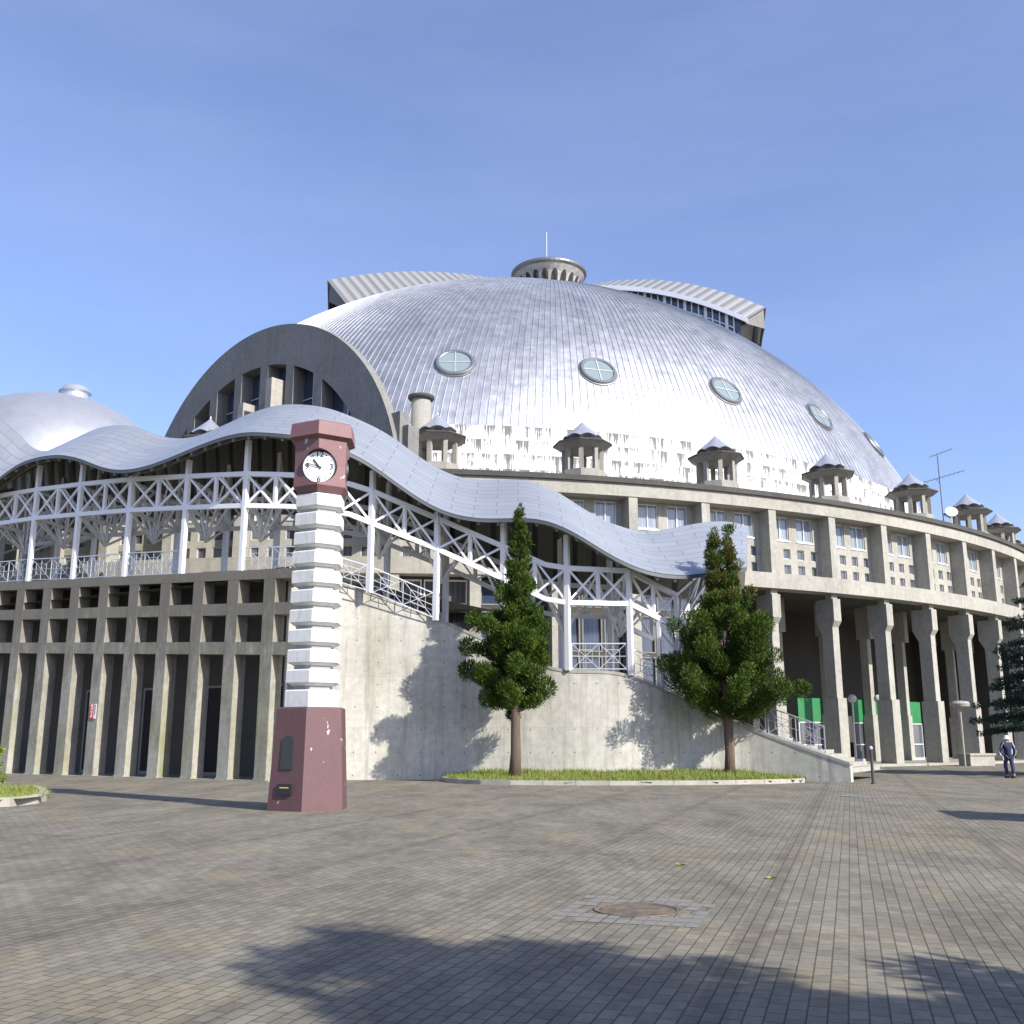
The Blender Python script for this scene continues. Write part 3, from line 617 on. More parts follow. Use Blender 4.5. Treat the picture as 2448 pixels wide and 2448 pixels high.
for i in range(1, 13):
    x0 = col_t[i] - 1.40; x1 = x0 + 1.15
    if i % 2 == 1:
        f = MB(); 
        for a, c, e, g_ in ((x0, x0 + .09, 0.05, 3.9), (x1 - .09, x1, 0.05, 3.9), (x0 + .09, x1 - .09, 3.8, 3.9), (x0 + .09, x1 - .09, .05, .2)): f.frame(GA, GT, GN, UP, (a, c), (back + .01, back + .09), (e, g_))
        f.mi = 1; gq(f, x0 + .09, x1 - .09, back + .03, .2, 3.8); f.build('recess_door', [plain('door_frame_paint', (.3, .3, .28), .6), dark_m] if i == 1 else [bpy.data.materials['door_frame_paint'], dark_m], cln)
sg = thing('sign', 'small red and white notice fixed to a fin of the weathered colonnade', 'sign', tuple(GA + GT * (-10.84 + .36) + UP * 2.8))
o = GA + GT * (col_t[6] + .12) + GN * .03
b = MB(); b.frame(o, GT, GN, UP, (0, .27), (0, .012), (2.48, 3.12)); b.build('sign_panel', plain('sign_red', (.62, .05, .04), .5, 0, .05), sg)
b = MB(); b.frame(o, GT, GN, UP, (.272, .44), (0, .012), (2.48, 3.12)); b.build('sign_panel', plain('sign_white', (.82, .82, .8), .5, 0, .04), sg)
def text_mesh(s, size, mat, parent, o, X, Yv, name, extrude=.004, bold=False):
    cu = bpy.data.curves.new('t', 'FONT'); cu.body = s; cu.size = size; cu.align_x = 'CENTER'; cu.align_y = 'CENTER'; cu.extrude = extrude; cu.offset = size * .012 if bold else 0
    to = bpy.data.objects.new('t', cu); C.objects.link(to); dg = bpy.context.evaluated_depsgraph_get(); me = bpy.data.meshes.new_from_object(to.evaluated_get(dg)); bpy.data.objects.remove(to)
    X = Vector(X).normalized(); Yv = Vector(Yv).normalized(); Z = X.cross(Yv); mt = Matrix((X, Yv, Z)).transposed().to_4x4(); mt.translation = Vector(o) - Vector(ORG[parent.name]); me.transform(mt)
    me.materials.clear(); me.materials.append(mat); ob = bpy.data.objects.new(name, me); C.objects.link(ob); ob.parent = parent; ORG[ob.name] = ORG[parent.name]; return ob
for j, ch in enumerate('駐車禁止'): text_mesh(ch, .15, white_paint, sg, o + GT * .135 + GN * .016 + UP * (3.04 - j * .15), GT, UP, 'lettering')
for j, ch in enumerate('関係者以外'): text_mesh(ch, .07, black_m, sg, o + GT * .356 + GN * .016 + UP * (3.04 - j * .09), GT, UP, 'lettering')

# ------------------------------------------------------------------ stair wall, stairs
WP = [(-9.2, 41.4, 8.5), (-8.05, 41.71, 8.2), (-6.95, 42.0, 7.87), (-5.0, 42.15, 7.2), (-3.1, 42.29, 6.49), (-1.0, 41.97, 5.53), (.73, 41.62, 4.68), (2.01, 41.3, 4.24), (3.49, 41.2, 4.24), (4.34, 41.2, 4.2), (4.8, 41.22, 4.05), (5.3, 41.32, 3.86), (6.09, 41.64, 3.55), (7.42, 42.05, 2.98), (9.32, 41.95, 2.11), (10.79, 41.2, 1.49), (12.17, 40.35, .93), (12.9, 39.9, .66)]
def resample(P, n):
    P = np.array(P); d = np.r_[0, np.cumsum(np.linalg.norm(np.diff(P[:, :2], axis=0), axis=1))]; s = np.linspace(0, d[-1], n); return np.c_[np.interp(s, d, P[:, 0]), np.interp(s, d, P[:, 1]), np.interp(s, d, P[:, 2]), s]
W_ = resample(WP, 90)
def smooth_xy(W, it=6):
    W = W.copy()
    for _ in range(it): W[1:-1, :3] = (W[:-2, :3] + 2 * W[1:-1, :3] + W[2:, :3]) / 4
    return W
W_ = smooth_xy(W_)
def offs(W, d):
    t = np.gradient(W[:, :2], axis=0); t /= np.linalg.norm(t, axis=1, keepdims=True); n = np.c_[t[:, 1], -t[:, 0]]; return W[:, :2] + n * d     # +d toward viewer
sw = thing('stair_wall', 'pale board-marked concrete wall sweeping down beside the covered stairs', 'wall', (2, 42, 0))
b = MB(); uv = []; thk = .38; In = offs(W_, -thk)
for i, w in enumerate(W_): b.v += [(w[0], w[1], 0), (w[0], w[1], w[2]), (In[i, 0], In[i, 1], w[2]), (In[i, 0], In[i, 1], 0)]; uv += [(w[3], 0), (w[3], w[2]), (w[3], w[2] + .3), (w[3], 0)]
for i in range(len(W_) - 1):
    a = 4 * i; c = a + 4
    for q in ((0, 1), (1, 2), (2, 3)): b.f.append((a + q[0], c + q[0], c + q[1], a + q[1])); b.m.append(0)
e = 4 * (len(W_) - 1); b.f.append((e, e + 3, e + 2, e + 1)); b.m.append(0); b.build('wall_face', conc_wall, sw, uv=uv)
b = MB(); Cp = offs(W_, .025); Ci = offs(W_, -thk - .02)
for i, w in enumerate(W_): b.v += [(*Cp[i], w[2] - .05), (*Cp[i], w[2] + .07), (*Ci[i], w[2] + .07), (*Ci[i], w[2] - .05)]
for i in range(len(W_) - 1):
    a = 4 * i; c = a + 4
    for q in ((0, 1), (1, 2), (2, 3), (3, 0)): b.f.append((a + q[0], c + q[0], c + q[1], a + q[1])); b.m.append(0)
b.f += [(e, e + 3, e + 2, e + 1)]; b.m.append(0); b.build('wall_coping', conc, sw)
# stairs behind the wall
stw = thing('staircase', 'broad concrete steps behind the sweeping wall under the canopy', 'staircase', (2, 45, 0))
b = MB(); A_ = offs(W_, -thk - .03); B_ = offs(W_, -6.2); zq = None; st = 0
for i in range(0, len(W_) - 1):
    z = max(0.02, round((W_[i, 2] - .35) / .165) * .165); a0, a1 = A_[i], A_[i + 1]; c0, c1 = B_[i], B_[i + 1]
    b.quad((*a0, z), (*a1, z), (*c1, z), (*c0, z))
    if zq is not None and abs(zq - z) > .01: b.quad((*a0, z), (*a0, zq), (*c0, zq), (*c0, z))
    zq = z
b.build('steps', conc, stw)

f = MB(); fo_ = np.array([-9.15, 41.42, 0.]); fx = np.array([.96, .27, 0.]); fx /= np.linalg.norm(fx); fn = np.array([fx[1], -fx[0], 0.])
for a, c, e, g_ in ((0, .08, 0.02, 3.9), (.72, .8, 0.02, 3.9), (.08, .72, 3.8, 3.9)): f.frame(fo_, fx, fn, UP, (a, c), (.01, .09), (e, g_))
f.mi = 1; f.quad(*[fo_ + fx * x + UP * z + fn * .03 for x, z in ((.08, .02), (.72, .02), (.72, 3.8), (.08, 3.8))]); f.build('wall_door', [alu, dark_m], sw)
# ------------------------------------------------------------------ white walkway canopy
posts = [(-23.64, 49.12, 9.12), (-20.73, 47.42, 8.92), (-17.61, 45.61, 8.78), (-14.41, 43.74, 8.56), (-11.32, 41.93, 8.36), (-8.6, 41.1, 8.25), (-5.89, 41.6, 7.5), (-3.16, 42.05, 6.4), (-.36, 41.83, 5.2), (2.26, 41.25, 4.3), (4.79, 41.22, 4.1)]
posts = [(-29.4, 52.4, 9.3), (-26.5, 50.77, 9.22)] + posts
TCx = [-29.4, -26.29, -23.72, -20.67, -17.55, -14.36, -11.24, -9.16, -6.73, -5.86, -3.13, -.37, .93, 1.58, 2.28, 4.85, 6.08, 8.0]
TCz = [13.8, 13.78, 13.74, 13.58, 13.36, 13.01, 12.64, 12.43, 12.06, 11.8, 10.72, 9.48, 8.89, 8.54, 8.46, 8.34, 7.78, 7.2]
BCx = [-29.4, -26.06, -23.7, -20.69, -17.57, -14.44, -11.3, -9.09, -6.84, -5.86, -3.14, -.46, 1.14, 1.62, 2.26, 4.82, 5.95, 8.0]
BCz = [12.35, 12.3, 12.28, 12.09, 11.88, 11.59, 11.26, 11.06, 10.79, 10.42, 9.41, 8.16, 7.34, 7.1, 7.04, 6.99, 6.5, 5.7]
PLx = [p[0] for p in posts] + [6.3, 8.2]; PLy = [p[1] for p in posts] + [42.0, 43.6]
zt_ = lambda x: float(np.interp(x, TCx, TCz)); zb_ = lambda x: float(np.interp(x, BCx, BCz)); py_ = lambda x: float(np.interp(x, PLx, PLy))
FE = [(-38, 56.3, 15.2), (-35.5, 54.9, 15.6), (-33, 53.5, 15.0), (-31, 52.3, 13.9), (-29, 51.1, 13.3), (-27, 49.95, 13.6), (-25.59, 49.1, 14.41), (-24.31, 48.35, 14.92), (-23.0, 47.59, 15.01), (-21.71, 46.84, 14.92), (-20.39, 46.06, 14.52), (-19.21, 45.38, 13.95), (-18.26, 44.83, 13.6), (-17.38, 44.31, 13.46), (-16.41, 43.75, 13.46), (-15.2, 43.04, 13.62), (-13.58, 42.09, 13.94), (-12.43, 41.42, 14.12), (-11.3, 40.77, 14.16), (-10.58, 40.46, 14.07), (-9.01, 39.96, 13.8), (-8.16, 39.9, 13.62), (-6.29, 40.43, 13.01), (-5.66, 40.61, 12.6), (-4.85, 40.74, 12.02), (-4.04, 40.87, 11.45), (-3.28, 40.99, 11.01), (-2.52, 40.97, 10.68), (-1.4, 40.93, 10.47), (-.46, 40.86, 10.47), (.82, 40.46, 10.42), (1.74, 40.17, 10.16), (2.64, 40.0, 9.66), (3.55, 40.0, 9.04), (4.45, 40.0, 8.5), (5.36, 40.14, 8.17), (6.2, 40.48, 8.07), (6.98, 40.79, 8.09), (7.75, 41.32, 8.24), (10.06, 42.94, 8.79)]
BE = [(-37, 61, 17.9), (-35, 60, 19.4), (-33, 58.5, 20.6), (-31.0, 57.8, 20.6), (-29.4, 57.1, 19.4), (-28.6, 56.8, 18.8), (-28.0, 56.32, 18.2), (-26.96, 55.72, 17.65), (-26.13, 55.23, 17.53), (-25.35, 54.77, 17.66), (-23.99, 53.95, 17.98), (-22.69, 53.14, 18.2), (-21.39, 52.32, 18.12), (-20.29, 51.63, 17.86), (-19.3, 51.01, 17.45), (-17.93, 50.15, 16.78), (-16.75, 49.41, 16.46), (-15.61, 48.7, 16.42), (-13.97, 47.67, 16.72), (-12.66, 46.85, 17.0), (-11.38, 46.04, 17.08), (-10.91, 45.75, 17.06), (-9.74, 45.28, 16.9), (-8.61, 44.9, 16.64), (-7.21, 45.12, 16.15), (-6.18, 45.42, 15.73), (-5.49, 45.61, 15.34), (-4.57, 45.76, 14.65), (-3.71, 45.9, 14.1), (-2.78, 45.99, 13.65), (-1.72, 45.95, 13.4), (-.87, 45.91, 13.39), (.2, 45.66, 13.39), (.88, 45.45, 13.27), (1.28, 45.32, 13.08), (2.3, 45.0, 12.5), (3.13, 45.0, 11.9), (4.21, 45.0, 11.25), (5.42, 45.41, 10.92), (6.16, 45.76, 10.89), (7.2, 46.58, 11.1), (8.61, 47.74, 11.52), (9.73, 48.55, 11.76), (10.59, 49.15, 11.8), (11.3, 49.7, 11.65)]
def resamp3(P, n):
    P = np.array(P); d = np.r_[0, np.cumsum(np.linalg.norm(np.diff(P[:, :2], axis=0), axis=1))]
    for _ in range(1): pass
    s = np.linspace(0, d[-1], n); Q = np.c_[np.interp(s, d, P[:, 0]), np.interp(s, d, P[:, 1]), np.interp(s, d, P[:, 2])]
    for _ in range(10): Q[1:-1] = (Q[:-2] + 2 * Q[1:-1] + Q[2:]) / 4
    return Q, d[-1]
def fan(x): return np.interp(x, [-31, -26, -9, 2, 6.5, 8.3, 10.06], [1.8, 1.4, .2, 0, -.6, .1, 1.3])
NR = 260
Fq, Lf = resamp3(FE, NR)
Bp = np.array(BE); bx_ = Fq[:, 0] + fan(Fq[:, 0])
# the far edge, generator by generator; its height read at the far point's own x
Bq = np.c_[bx_, Fq[:, 1] + 5.0, np.interp(bx_, Bp[:, 0], Bp[:, 2])]
for _ in range(6): Bq[1:-1, 2] = (Bq[:-2, 2] + 2 * Bq[1:-1, 2] + Bq[2:, 2]) / 4
cn = thing('covered_walkway', 'white truss walkway roofed by a rippling grey metal ribbon canopy', 'walkway', (-8, 43, 8))
rows = 12
def surf(i, q):
    p = Fq[i] * (1 - q) + Bq[i] * q; p = p.copy(); return p
b = MB(); uv = []; dist = np.linspace(0, Lf, NR)
for i in range(NR):
    for r in range(rows + 1): p = surf(i, r / rows); b.v.append(tuple(p)); uv.append((dist[i], r / rows * 5.9))
for i in range(NR - 1):
    for r in range(rows): a = i * (rows + 1) + r; b.f.append((a, a + rows + 1, a + rows + 2, a + 1)); b.m.append(0)
b.build('canopy_roof', canopy_tiles, cn, True, uv=uv)
b = MB()
for i in range(NR):
    for r in (0, rows): p = surf(i, r / rows); b.v += [tuple(p + [0, 0, -.02]), tuple(p + [0, 0, -.16])]
for i in range(NR - 1):
    a = i * 4; c = a + 4
    b.f += [(a, c, c + 1, a + 1), (a + 2, a + 3, c + 3, c + 2)]; b.m += [0, 0]
b.build('canopy_edge', edge_m, cn)
b = MB()
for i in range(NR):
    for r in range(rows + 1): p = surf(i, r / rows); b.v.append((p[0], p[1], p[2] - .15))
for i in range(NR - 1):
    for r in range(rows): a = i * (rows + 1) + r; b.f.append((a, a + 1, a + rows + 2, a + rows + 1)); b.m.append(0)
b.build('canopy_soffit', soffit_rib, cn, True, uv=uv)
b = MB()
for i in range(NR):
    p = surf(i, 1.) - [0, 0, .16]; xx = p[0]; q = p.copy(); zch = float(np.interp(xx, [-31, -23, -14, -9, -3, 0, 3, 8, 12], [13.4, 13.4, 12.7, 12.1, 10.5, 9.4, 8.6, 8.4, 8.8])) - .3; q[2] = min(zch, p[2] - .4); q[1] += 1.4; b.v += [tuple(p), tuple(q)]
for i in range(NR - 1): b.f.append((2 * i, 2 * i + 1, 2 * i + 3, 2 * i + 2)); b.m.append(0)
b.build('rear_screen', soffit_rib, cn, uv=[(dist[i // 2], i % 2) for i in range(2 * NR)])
step_r = 4
for i in range(3, NR - 1, step_r):
    b = MB(); p, q = surf(i, .015) - [0, 0, .24], surf(i, .985) - [0, 0, .24]; b.bar(p, q, .11, .18); b.build('canopy_rafter', soffit_m if (i // step_r) % 3 else conc_dark, cn)
for q in (.18, .8):
    b = MB(); qs = [surf(i, q) - [0, 0, .42] for i in range(0, NR, 3)]; b.tube(qs, .09, 5); b.build('canopy_purlin', soffit_m, cn)
# posts and trusses: front line and rear line
wp = white_paint
def zroof(x, rear):
    if not rear: j = int(np.argmin(abs(Fq[:, 0] - x))); return surf(j, .1)[2] - .3
    j = int(np.argmin(abs(Bq[:, 0] - x))); return surf(j, .9)[2] - .3
def truss(rear):
    dy = 4.6 if rear else 0.; dxf = (lambda x: fan(x) * .9) if rear else (lambda x: 0.); wp = steel_m if False else white_paint
    xs = [p[0] for p in posts]
    xs2 = xs + ([6.9] if not rear else [6.9])
    pt = lambda x, z: (x + dxf(x), py_(x) + dy, z)
    for (x, y, z) in posts:
        b = MB(); zb = z if not rear else z - .5; b.bar(pt(x, zb), pt(x, zroof(x + dxf(x), rear)), .20 if not rear else .22); b.build('post', wp, cn)
    if not rear:
        b = MB(); b.bar(pt(6.05, 2.9), pt(6.05, zb_(6.05)), .14); b.build('post', wp, cn)
    for a, c in zip(xs2[:-1], xs2[1:]):
        m = (a + c) / 2; b = MB()
        for f in (zt_, zb_):
            n = 3
            for k in range(n): u, v = a + (c - a) * k / n, a + (c - a) * (k + 1) / n; b.bar(pt(u, f(u)), pt(v, f(v)), .17, .20)
        b.bar(pt(m, zb_(m)), pt(m, zt_(m)), .14)
        if c == xs2[-1]: b.bar(pt(c, zb_(c)), pt(c, zt_(c)), .16)
        for u, v in ((a, m), (m, c)): b.bar(pt(u, zb_(u)), pt(v, zt_(v)), .085); b.bar(pt(u, zt_(u)), pt(v, zb_(v)), .087)
        b.build('truss_panel', wp, cn)
truss(False); truss(True)
for (x, y, z) in posts:       # cross frames over the path
    b = MB(); F0 = lambda z_: Vector((x, y, z_)); F1 = lambda z_: Vector((x + fan(x) * .9, y + 4.6, z_))
    b.bar(F0(zt_(x) - .1), F1(zt_(x) - .1), .1); b.bar(F0(zb_(x)), F1(zb_(x)), .14)
    mA = (F0(zb_(x)) + F1(zb_(x))) / 2; b.bar(F0(zb_(x)), (F0(zt_(x)) + F1(zt_(x))) / 2 , .09); b.bar(F1(zb_(x)), (F0(zt_(x)) + F1(zt_(x))) / 2, .09)
    for q in (.25, .75): p = F0(zb_(x)).lerp(F1(zb_(x)), q); b.bar(p, p + Vector((0, 0, zt_(x) - zb_(x))), .07)
    xe = x + 1.4
    low = (F0(zb_(x)) + F1(zb_(x))) / 2 - Vector((0, 0, 1.1)); T_ = lambda q: F0(zt_(x) - .1).lerp(F1(zt_(x) - .1), q)      # tree-like struts under the chords
    b.bar(F0(zb_(x)), low, .09); b.bar(F1(zb_(x)), low, .09)
    for q in (.2, .5, .8): b.bar(low, T_(q), .08)
    for dx in (-1.3, 1.3): b.bar(low, T_(.5) + Vector((dx, 0, zt_(x + dx) - zt_(x))), .08); b.bar(low, T_(.15) + Vector((dx, 0, zt_(x + dx) - zt_(x))), .07)
    b.build('cross_frame', wp, cn)
# flared end frame on the right
b = MB(); e0 = Vector((6.9, py_(6.9), 0)); 
for (dx, dy_, zz) in ((1.3, 1.1, 7.4), (1.7, 2.6, 8.3), (1.9, 4.2, 9.2), (.6, .4, 7.2)):
    b.bar((6.9, py_(6.9), 5.1), (6.9 + dx, py_(6.9) + dy_, zz), .1); b.bar((6.9, py_(6.9), zb_(6.9)), (6.9 + dx, py_(6.9) + dy_, zz), .09)
b.bar((6.9, py_(6.9), zt_(6.9)), (8.8, py_(6.9) + 4.2, 9.2), .12); b.bar((6.05, py_(6.05), zb_(6.05) - 1.6), (6.9, py_(6.9), 5.1), .1)
for q in np.linspace(0, 1, 6): b.bar((6.9, py_(6.9), 5.1), (6.0 + 2.6 * q, py_(6.9) + 1.2 + 2.5 * q, 6.6 + 2.2 * q), .07)
b.build('end_frame', wp, cn)

# ------------------------------------------------------------------ railings
def rail_panel(b, p0_, p1_, h=1.1, th=.035, z0=.08):
    p0_ = Vector(p0_); p1_ = Vector(p1_); P = lambda u, v: p0_.lerp(p1_, u) + Vector((0, 0, z0 + (h - z0) * v))
    L = (p1_ - p0_).length; n = max(1, round(L / 1.25))
    b.bar(P(0, 1), P(1, 1), .045); b.bar(P(0, 0), P(1, 0), th); b.bar(P(0, .5), P(1, .5), .022)
    for k in range(n + 1): b.bar(P(k / n, -.07), P(k / n, 1), th)
    for k in range(n):
        u0, u1 = k / n, (k + 1) / n; w = u1 - u0
        b.bar(P(u0, 0), P(u1, 1), .022); b.bar(P(u0, 1), P(u1, 0), .022); b.bar(P((u0 + u1) / 2, 0), P((u0 + u1) / 2, 1), .022)
        a, c = u0 + .25 * w, u1 - .25 * w
        for (x0, y0, x1, y1) in ((a, .25, c, .25), (c, .25, c, .75), (c, .75, a, .75), (a, .75, a, .25)): b.bar(P(x0, y0), P(x1, y1), .022)
rl = thing('railing', 'grey geometric railing along the high terrace above the lattice fins', 'railing', (-15, 44, 8.4))
for a, c in zip(posts[:6], posts[1:6]):
    b = MB(); d = Vector(c) - Vector(a); d.normalize(); rail_panel(b, Vector(a) + d * .15, Vector(c) - d * .15); b.build('railing_panel', steel_m, rl)
rl = thing('railing', 'grey geometric railing stepping down beside the covered stairs behind the clock column', 'railing', (-3, 42, 6))
for a, c in zip(posts[6:10], posts[7:10]):
    b = MB(); d = Vector(c) - Vector(a); d.normalize(); rail_panel(b, Vector(a) + d * .15, Vector(c) - d * .15); b.build('railing_panel', steel_m, rl)
rl = thing('railing', 'level geometric railing on the landing between the two pines', 'railing', (3.5, 41.2, 4.2))
b = MB(); rail_panel(b, (2.42, 41.3, 4.28), (4.62, 41.25, 4.28)); b.build('railing_panel', steel_m, rl)
rl = thing('railing', 'geometric railing running down the low right end of the stair wall', 'railing', (9, 42, 2))
Wo = offs(W_, -.2); zat = lambda x: float(np.interp(x, W_[:, 0], W_[:, 2])) + .07; yat = lambda x: float(np.interp(x, Wo[:, 0], Wo[:, 1]))
for a, c in ((4.95, 6.0), (6.15, 8.3), (8.4, 10.2), (10.3, 12.2)):
    b = MB(); rail_panel(b, (a, yat(a), zat(a)), (c, yat(c), zat(c))); b.build('railing_panel', steel_m, rl)
# slim white entrance posts on the stairs
gp = thing('railing', 'second railing on the far side of the stairs below the hall windows', 'railing', (-3, 46, 5))
for a, c in zip(posts[5:9], posts[6:10]):
    b = MB(); rail_panel(b, Vector((a[0], a[1] + 3.1, a[2] - .45)), Vector((c[0], c[1] + 3.1, c[2] - .45))); b.build('railing_panel', steel_m, gp)

# ------------------------------------------------------------------ clock column
CT = np.array([-4.79, 24.74, 0.]); va = math.atan2(-CT[1], -CT[0]) - R_(8) - 0.0    # direction of the front edge
va = math.atan2(23.76 - CT[1], -4.72 - CT[0]); va = math.atan2(-1, .0) + math.atan2(4.79, 24.74) - R_(8) + 0
va = math.atan2(-CT[1], -CT[0]) - R_(8)
ct = thing('clock_tower', 'hexagonal clock column of stacked white blocks on a maroon base with maroon clock head', 'clock tower', tuple(CT))
def hexp(b, prof, close=True, rot=0.): b.lathe(tuple(CT), prof, 6, va + rot, close)
b = MB(); hexp(b, [(.995, 0), (.865, 2.30), (.84, 2.33), (.1, 2.335)]); b.build('base', maroon, ct)
b = MB(); hexp(b, [(.50, 2.3), (.48, 7.6)]); b.build('core', plain('core_grey_paint', (.30, .30, .28), .7, 0, .2), ct)
for k in range(11):
    zt = 7.50 - .476 * k; r = .64 + .005 * k; b = MB(); zb = zt - .392
    prof = [(r - .22, zb), (r - .13, zb + .025), (r, zb + .085), (r, zt - .03), (r - .03, zt), (r - .15, zt + .002)]
    if k == 10: prof = [(r, 2.34), (r, zt - .03), (r - .03, zt), (r - .15, zt + .002)]
    hexp(b, prof); bl = b.build('block', block_paint, ct)
b = MB(); hexp(b, [(.60, 7.52), (.735, 7.68), (.715, 8.2), (.735, 8.86)]); hd = b.build('clock_head', maroon_head, ct)
b = MB(); hexp(b, [(.735, 8.855), (.885, 8.93), (.845, 9.28), (.80, 9.31), (.1, 9.36)]); b.build('cap', maroon_head, ct)
# cut recesses for the clock faces on alternate edges
cut = MB(); CR = .415
for j in (0, 2, 4):
    a = va + j * math.pi / 3; d = np.array([math.cos(a), math.sin(a), 0]); t = np.array([-math.sin(a), math.cos(a), 0]); base = len(cut.v); n = 48; o = CT + UP * 8.17
    for h in (.735 - CR * math.tan(R_(30)) - .06, 1.1):
        for k in range(n): q = 2 * math.pi * k / n; cut.v.append(tuple(o + d * h + t * math.cos(q) * (CR + .018) + UP * math.sin(q) * (CR + .018)))
    for k in range(n): cut.f.append((base + k, base + (k + 1) % n, base + n + (k + 1) % n, base + n + k)); cut.m.append(0)
    cut.f += [tuple(base + k for k in range(n))[::-1], tuple(base + n + k for k in range(n))]; cut.m += [0, 0]
co_ = cut.build('cutter', maroon_head)
md = hd.modifiers.new('b', 'BOOLEAN'); md.object = co_; md.solver = 'EXACT'; md.operation = 'DIFFERENCE'
bpy.context.view_layer.update(); dg = bpy.context.evaluated_depsgraph_get(); nm = bpy.data.meshes.new_from_object(hd.evaluated_get(dg)); hd.modifiers.clear(); hd.data = nm; bpy.data.objects.remove(co_)
face_m = plain('clock_face_white', (.84, .85, .85), .35, 0, .03, 3, 0)
for j in (0, 2, 4):
    a = va + j * math.pi / 3; d = np.array([math.cos(a), math.sin(a), 0]); t = np.array([-math.sin(a), math.cos(a), 0]); h = .735 - CR * math.tan(R_(30)) + .012; o = CT + UP * 8.17
    fc = MB(); n = 48
    def cyl(b, r0, r1, h0, h1):
        base = len(b.v)
        for hh, rr in ((h0, r0), (h1, r1)):
            for k in range(n): q = 2 * math.pi * k / n; b.v.append(tuple(o + d * hh + t * math.cos(q) * rr + UP * math.sin(q) * rr))
        for k in range(n): b.f.append((base + k, base + (k + 1) % n, base + n + (k + 1) % n, base + n + k)); b.m.append(0)
        b.f.append(tuple(base + n + k for k in range(n))); b.m.append(0)
    cyl(fc, CR - .02, CR - .02, h - .05, h); fo = fc.build('clock_face', face_m, ct)
    rim = MB(); base = 0
    for hh, rr in ((h - .05, CR + .012), (h + .03, CR + .012), (h + .03, CR - .014), (h - .02, CR - .02)):
        for k in range(n): q = 2 * math.pi * k / n; rim.v.append(tuple(o + d * hh + t * math.cos(q) * rr + UP * math.sin(q) * rr))
    for i in range(3):
        for k in range(n): rim.f.append((i * n + k, i * n + (k + 1) % n, (i + 1) * n + (k + 1) % n, (i + 1) * n + k)); rim.m.append(0)
    rim.build('rim', black_m, fo)
    for s_, ang in (('12', 0), ('3', 90), ('6', 180), ('9', 270)):
        rr = CR * (.72 if s_ in ('3', '9') else .76); p = o + d * (h + .004) + t * math.sin(R_(ang)) * rr + UP * math.cos(R_(ang)) * rr; text_mesh(s_, .205, black_m, fo, p, t, UP, 'numeral', .003, True)
    m_ = MB()
    for ang in (30, 60, 120, 150, 210, 240, 300, 330):
        p = o + d * (h + .006) + t * math.sin(R_(ang)) * CR * .80 + UP * math.cos(R_(ang)) * CR * .80; base = len(m_.v)
        for k in range(10): q = 2 * math.pi * k / 10; m_.v.append(tuple(p + (t * math.cos(q) + UP * math.sin(q)) * .017))
        m_.f.append(tuple(range(base, base + 10))); m_.m.append(0)
    m_.build('hour_dot', black_m, fo)
    for nm_, ang, ln_, w_, hh in (('hour_hand', 322, .24, .034, .02), ('minute_hand', 285, .33, .024, .03)):
        v_ = t * math.sin(R_(ang)) + UP * math.cos(R_(ang)); pp = np.cross(v_, d); q = MB(); q.frame(o + d * (h + hh), v_, pp, d, (-.07, ln_), (-w_ / 2, w_ / 2), (0, .008)); q.build(nm_, black_m, fo)
# plaques on the left face of the base
def base_face(jm):      # mid of face between vertex jm and jm+1
    a0, a1 = va + jm * math.pi / 3, va + (jm + 1) * math.pi / 3; P = lambda a, z: CT + np.array([math.cos(a), math.sin(a), 0]) * (.995 + (.865 - .995) * z / 2.3) + UP * z
    return lambda u, z: P(a0, z) * (1 - u) + P(a1, z) * u
def plaque(F, u0, u1, z0, z1, m, name, th=.02, arch=False):
    mid = (F(.5, 1.) - CT); mid[2] = 0; nrm = mid / np.linalg.norm(mid); b = MB(); pts = [(u0, z0), (u1, z0)]
    if arch:
        for k in range(7): q = math.pi * k / 6; pts.append(((u0 + u1) / 2 + (u1 - u0) / 2 * math.cos(q), z1 - .1 + .1 * math.sin(q)))
    else: pts += [(u1, z1), (u0, z1)]
    fr = [F(u, z) + nrm * th for u, z in pts]; bk = [F(u, z) - nrm * .01 for u, z in pts]; n = len(pts)
    b.add(fr + bk, [tuple(range(n))] + [(i, (i + 1) % n, n + (i + 1) % n, n + i) for i in range(n)]); return b.build(name, m, ct)
Fc = [base_face(j) for j in range(6)]
lf = min(range(6), key=lambda j: (lambda p: p[0] * .454 + p[1] * .891)(Fc[j](.5, 1.) - CT)); FL = Fc[lf]
if (FL(1., 1.) - FL(0., 1.))[0] < 0: FLs = lambda u, z: FL(1 - u, z)
else: FLs = FL
bronze = plain('bronze_plaque', (.055, .06, .055), .4, .4, .25, 5)
plaque(FLs, .30, .66, .92, 1.68, bronze, 'plaque', .025, True); plaque(FLs, .28, .70, .36, .60, black_m, 'outlet_box', .05); plaque(FLs, .36, .62, .505, .53, plain('brass_strip', (.6, .5, .12), .4), 'outlet_strip', .058)

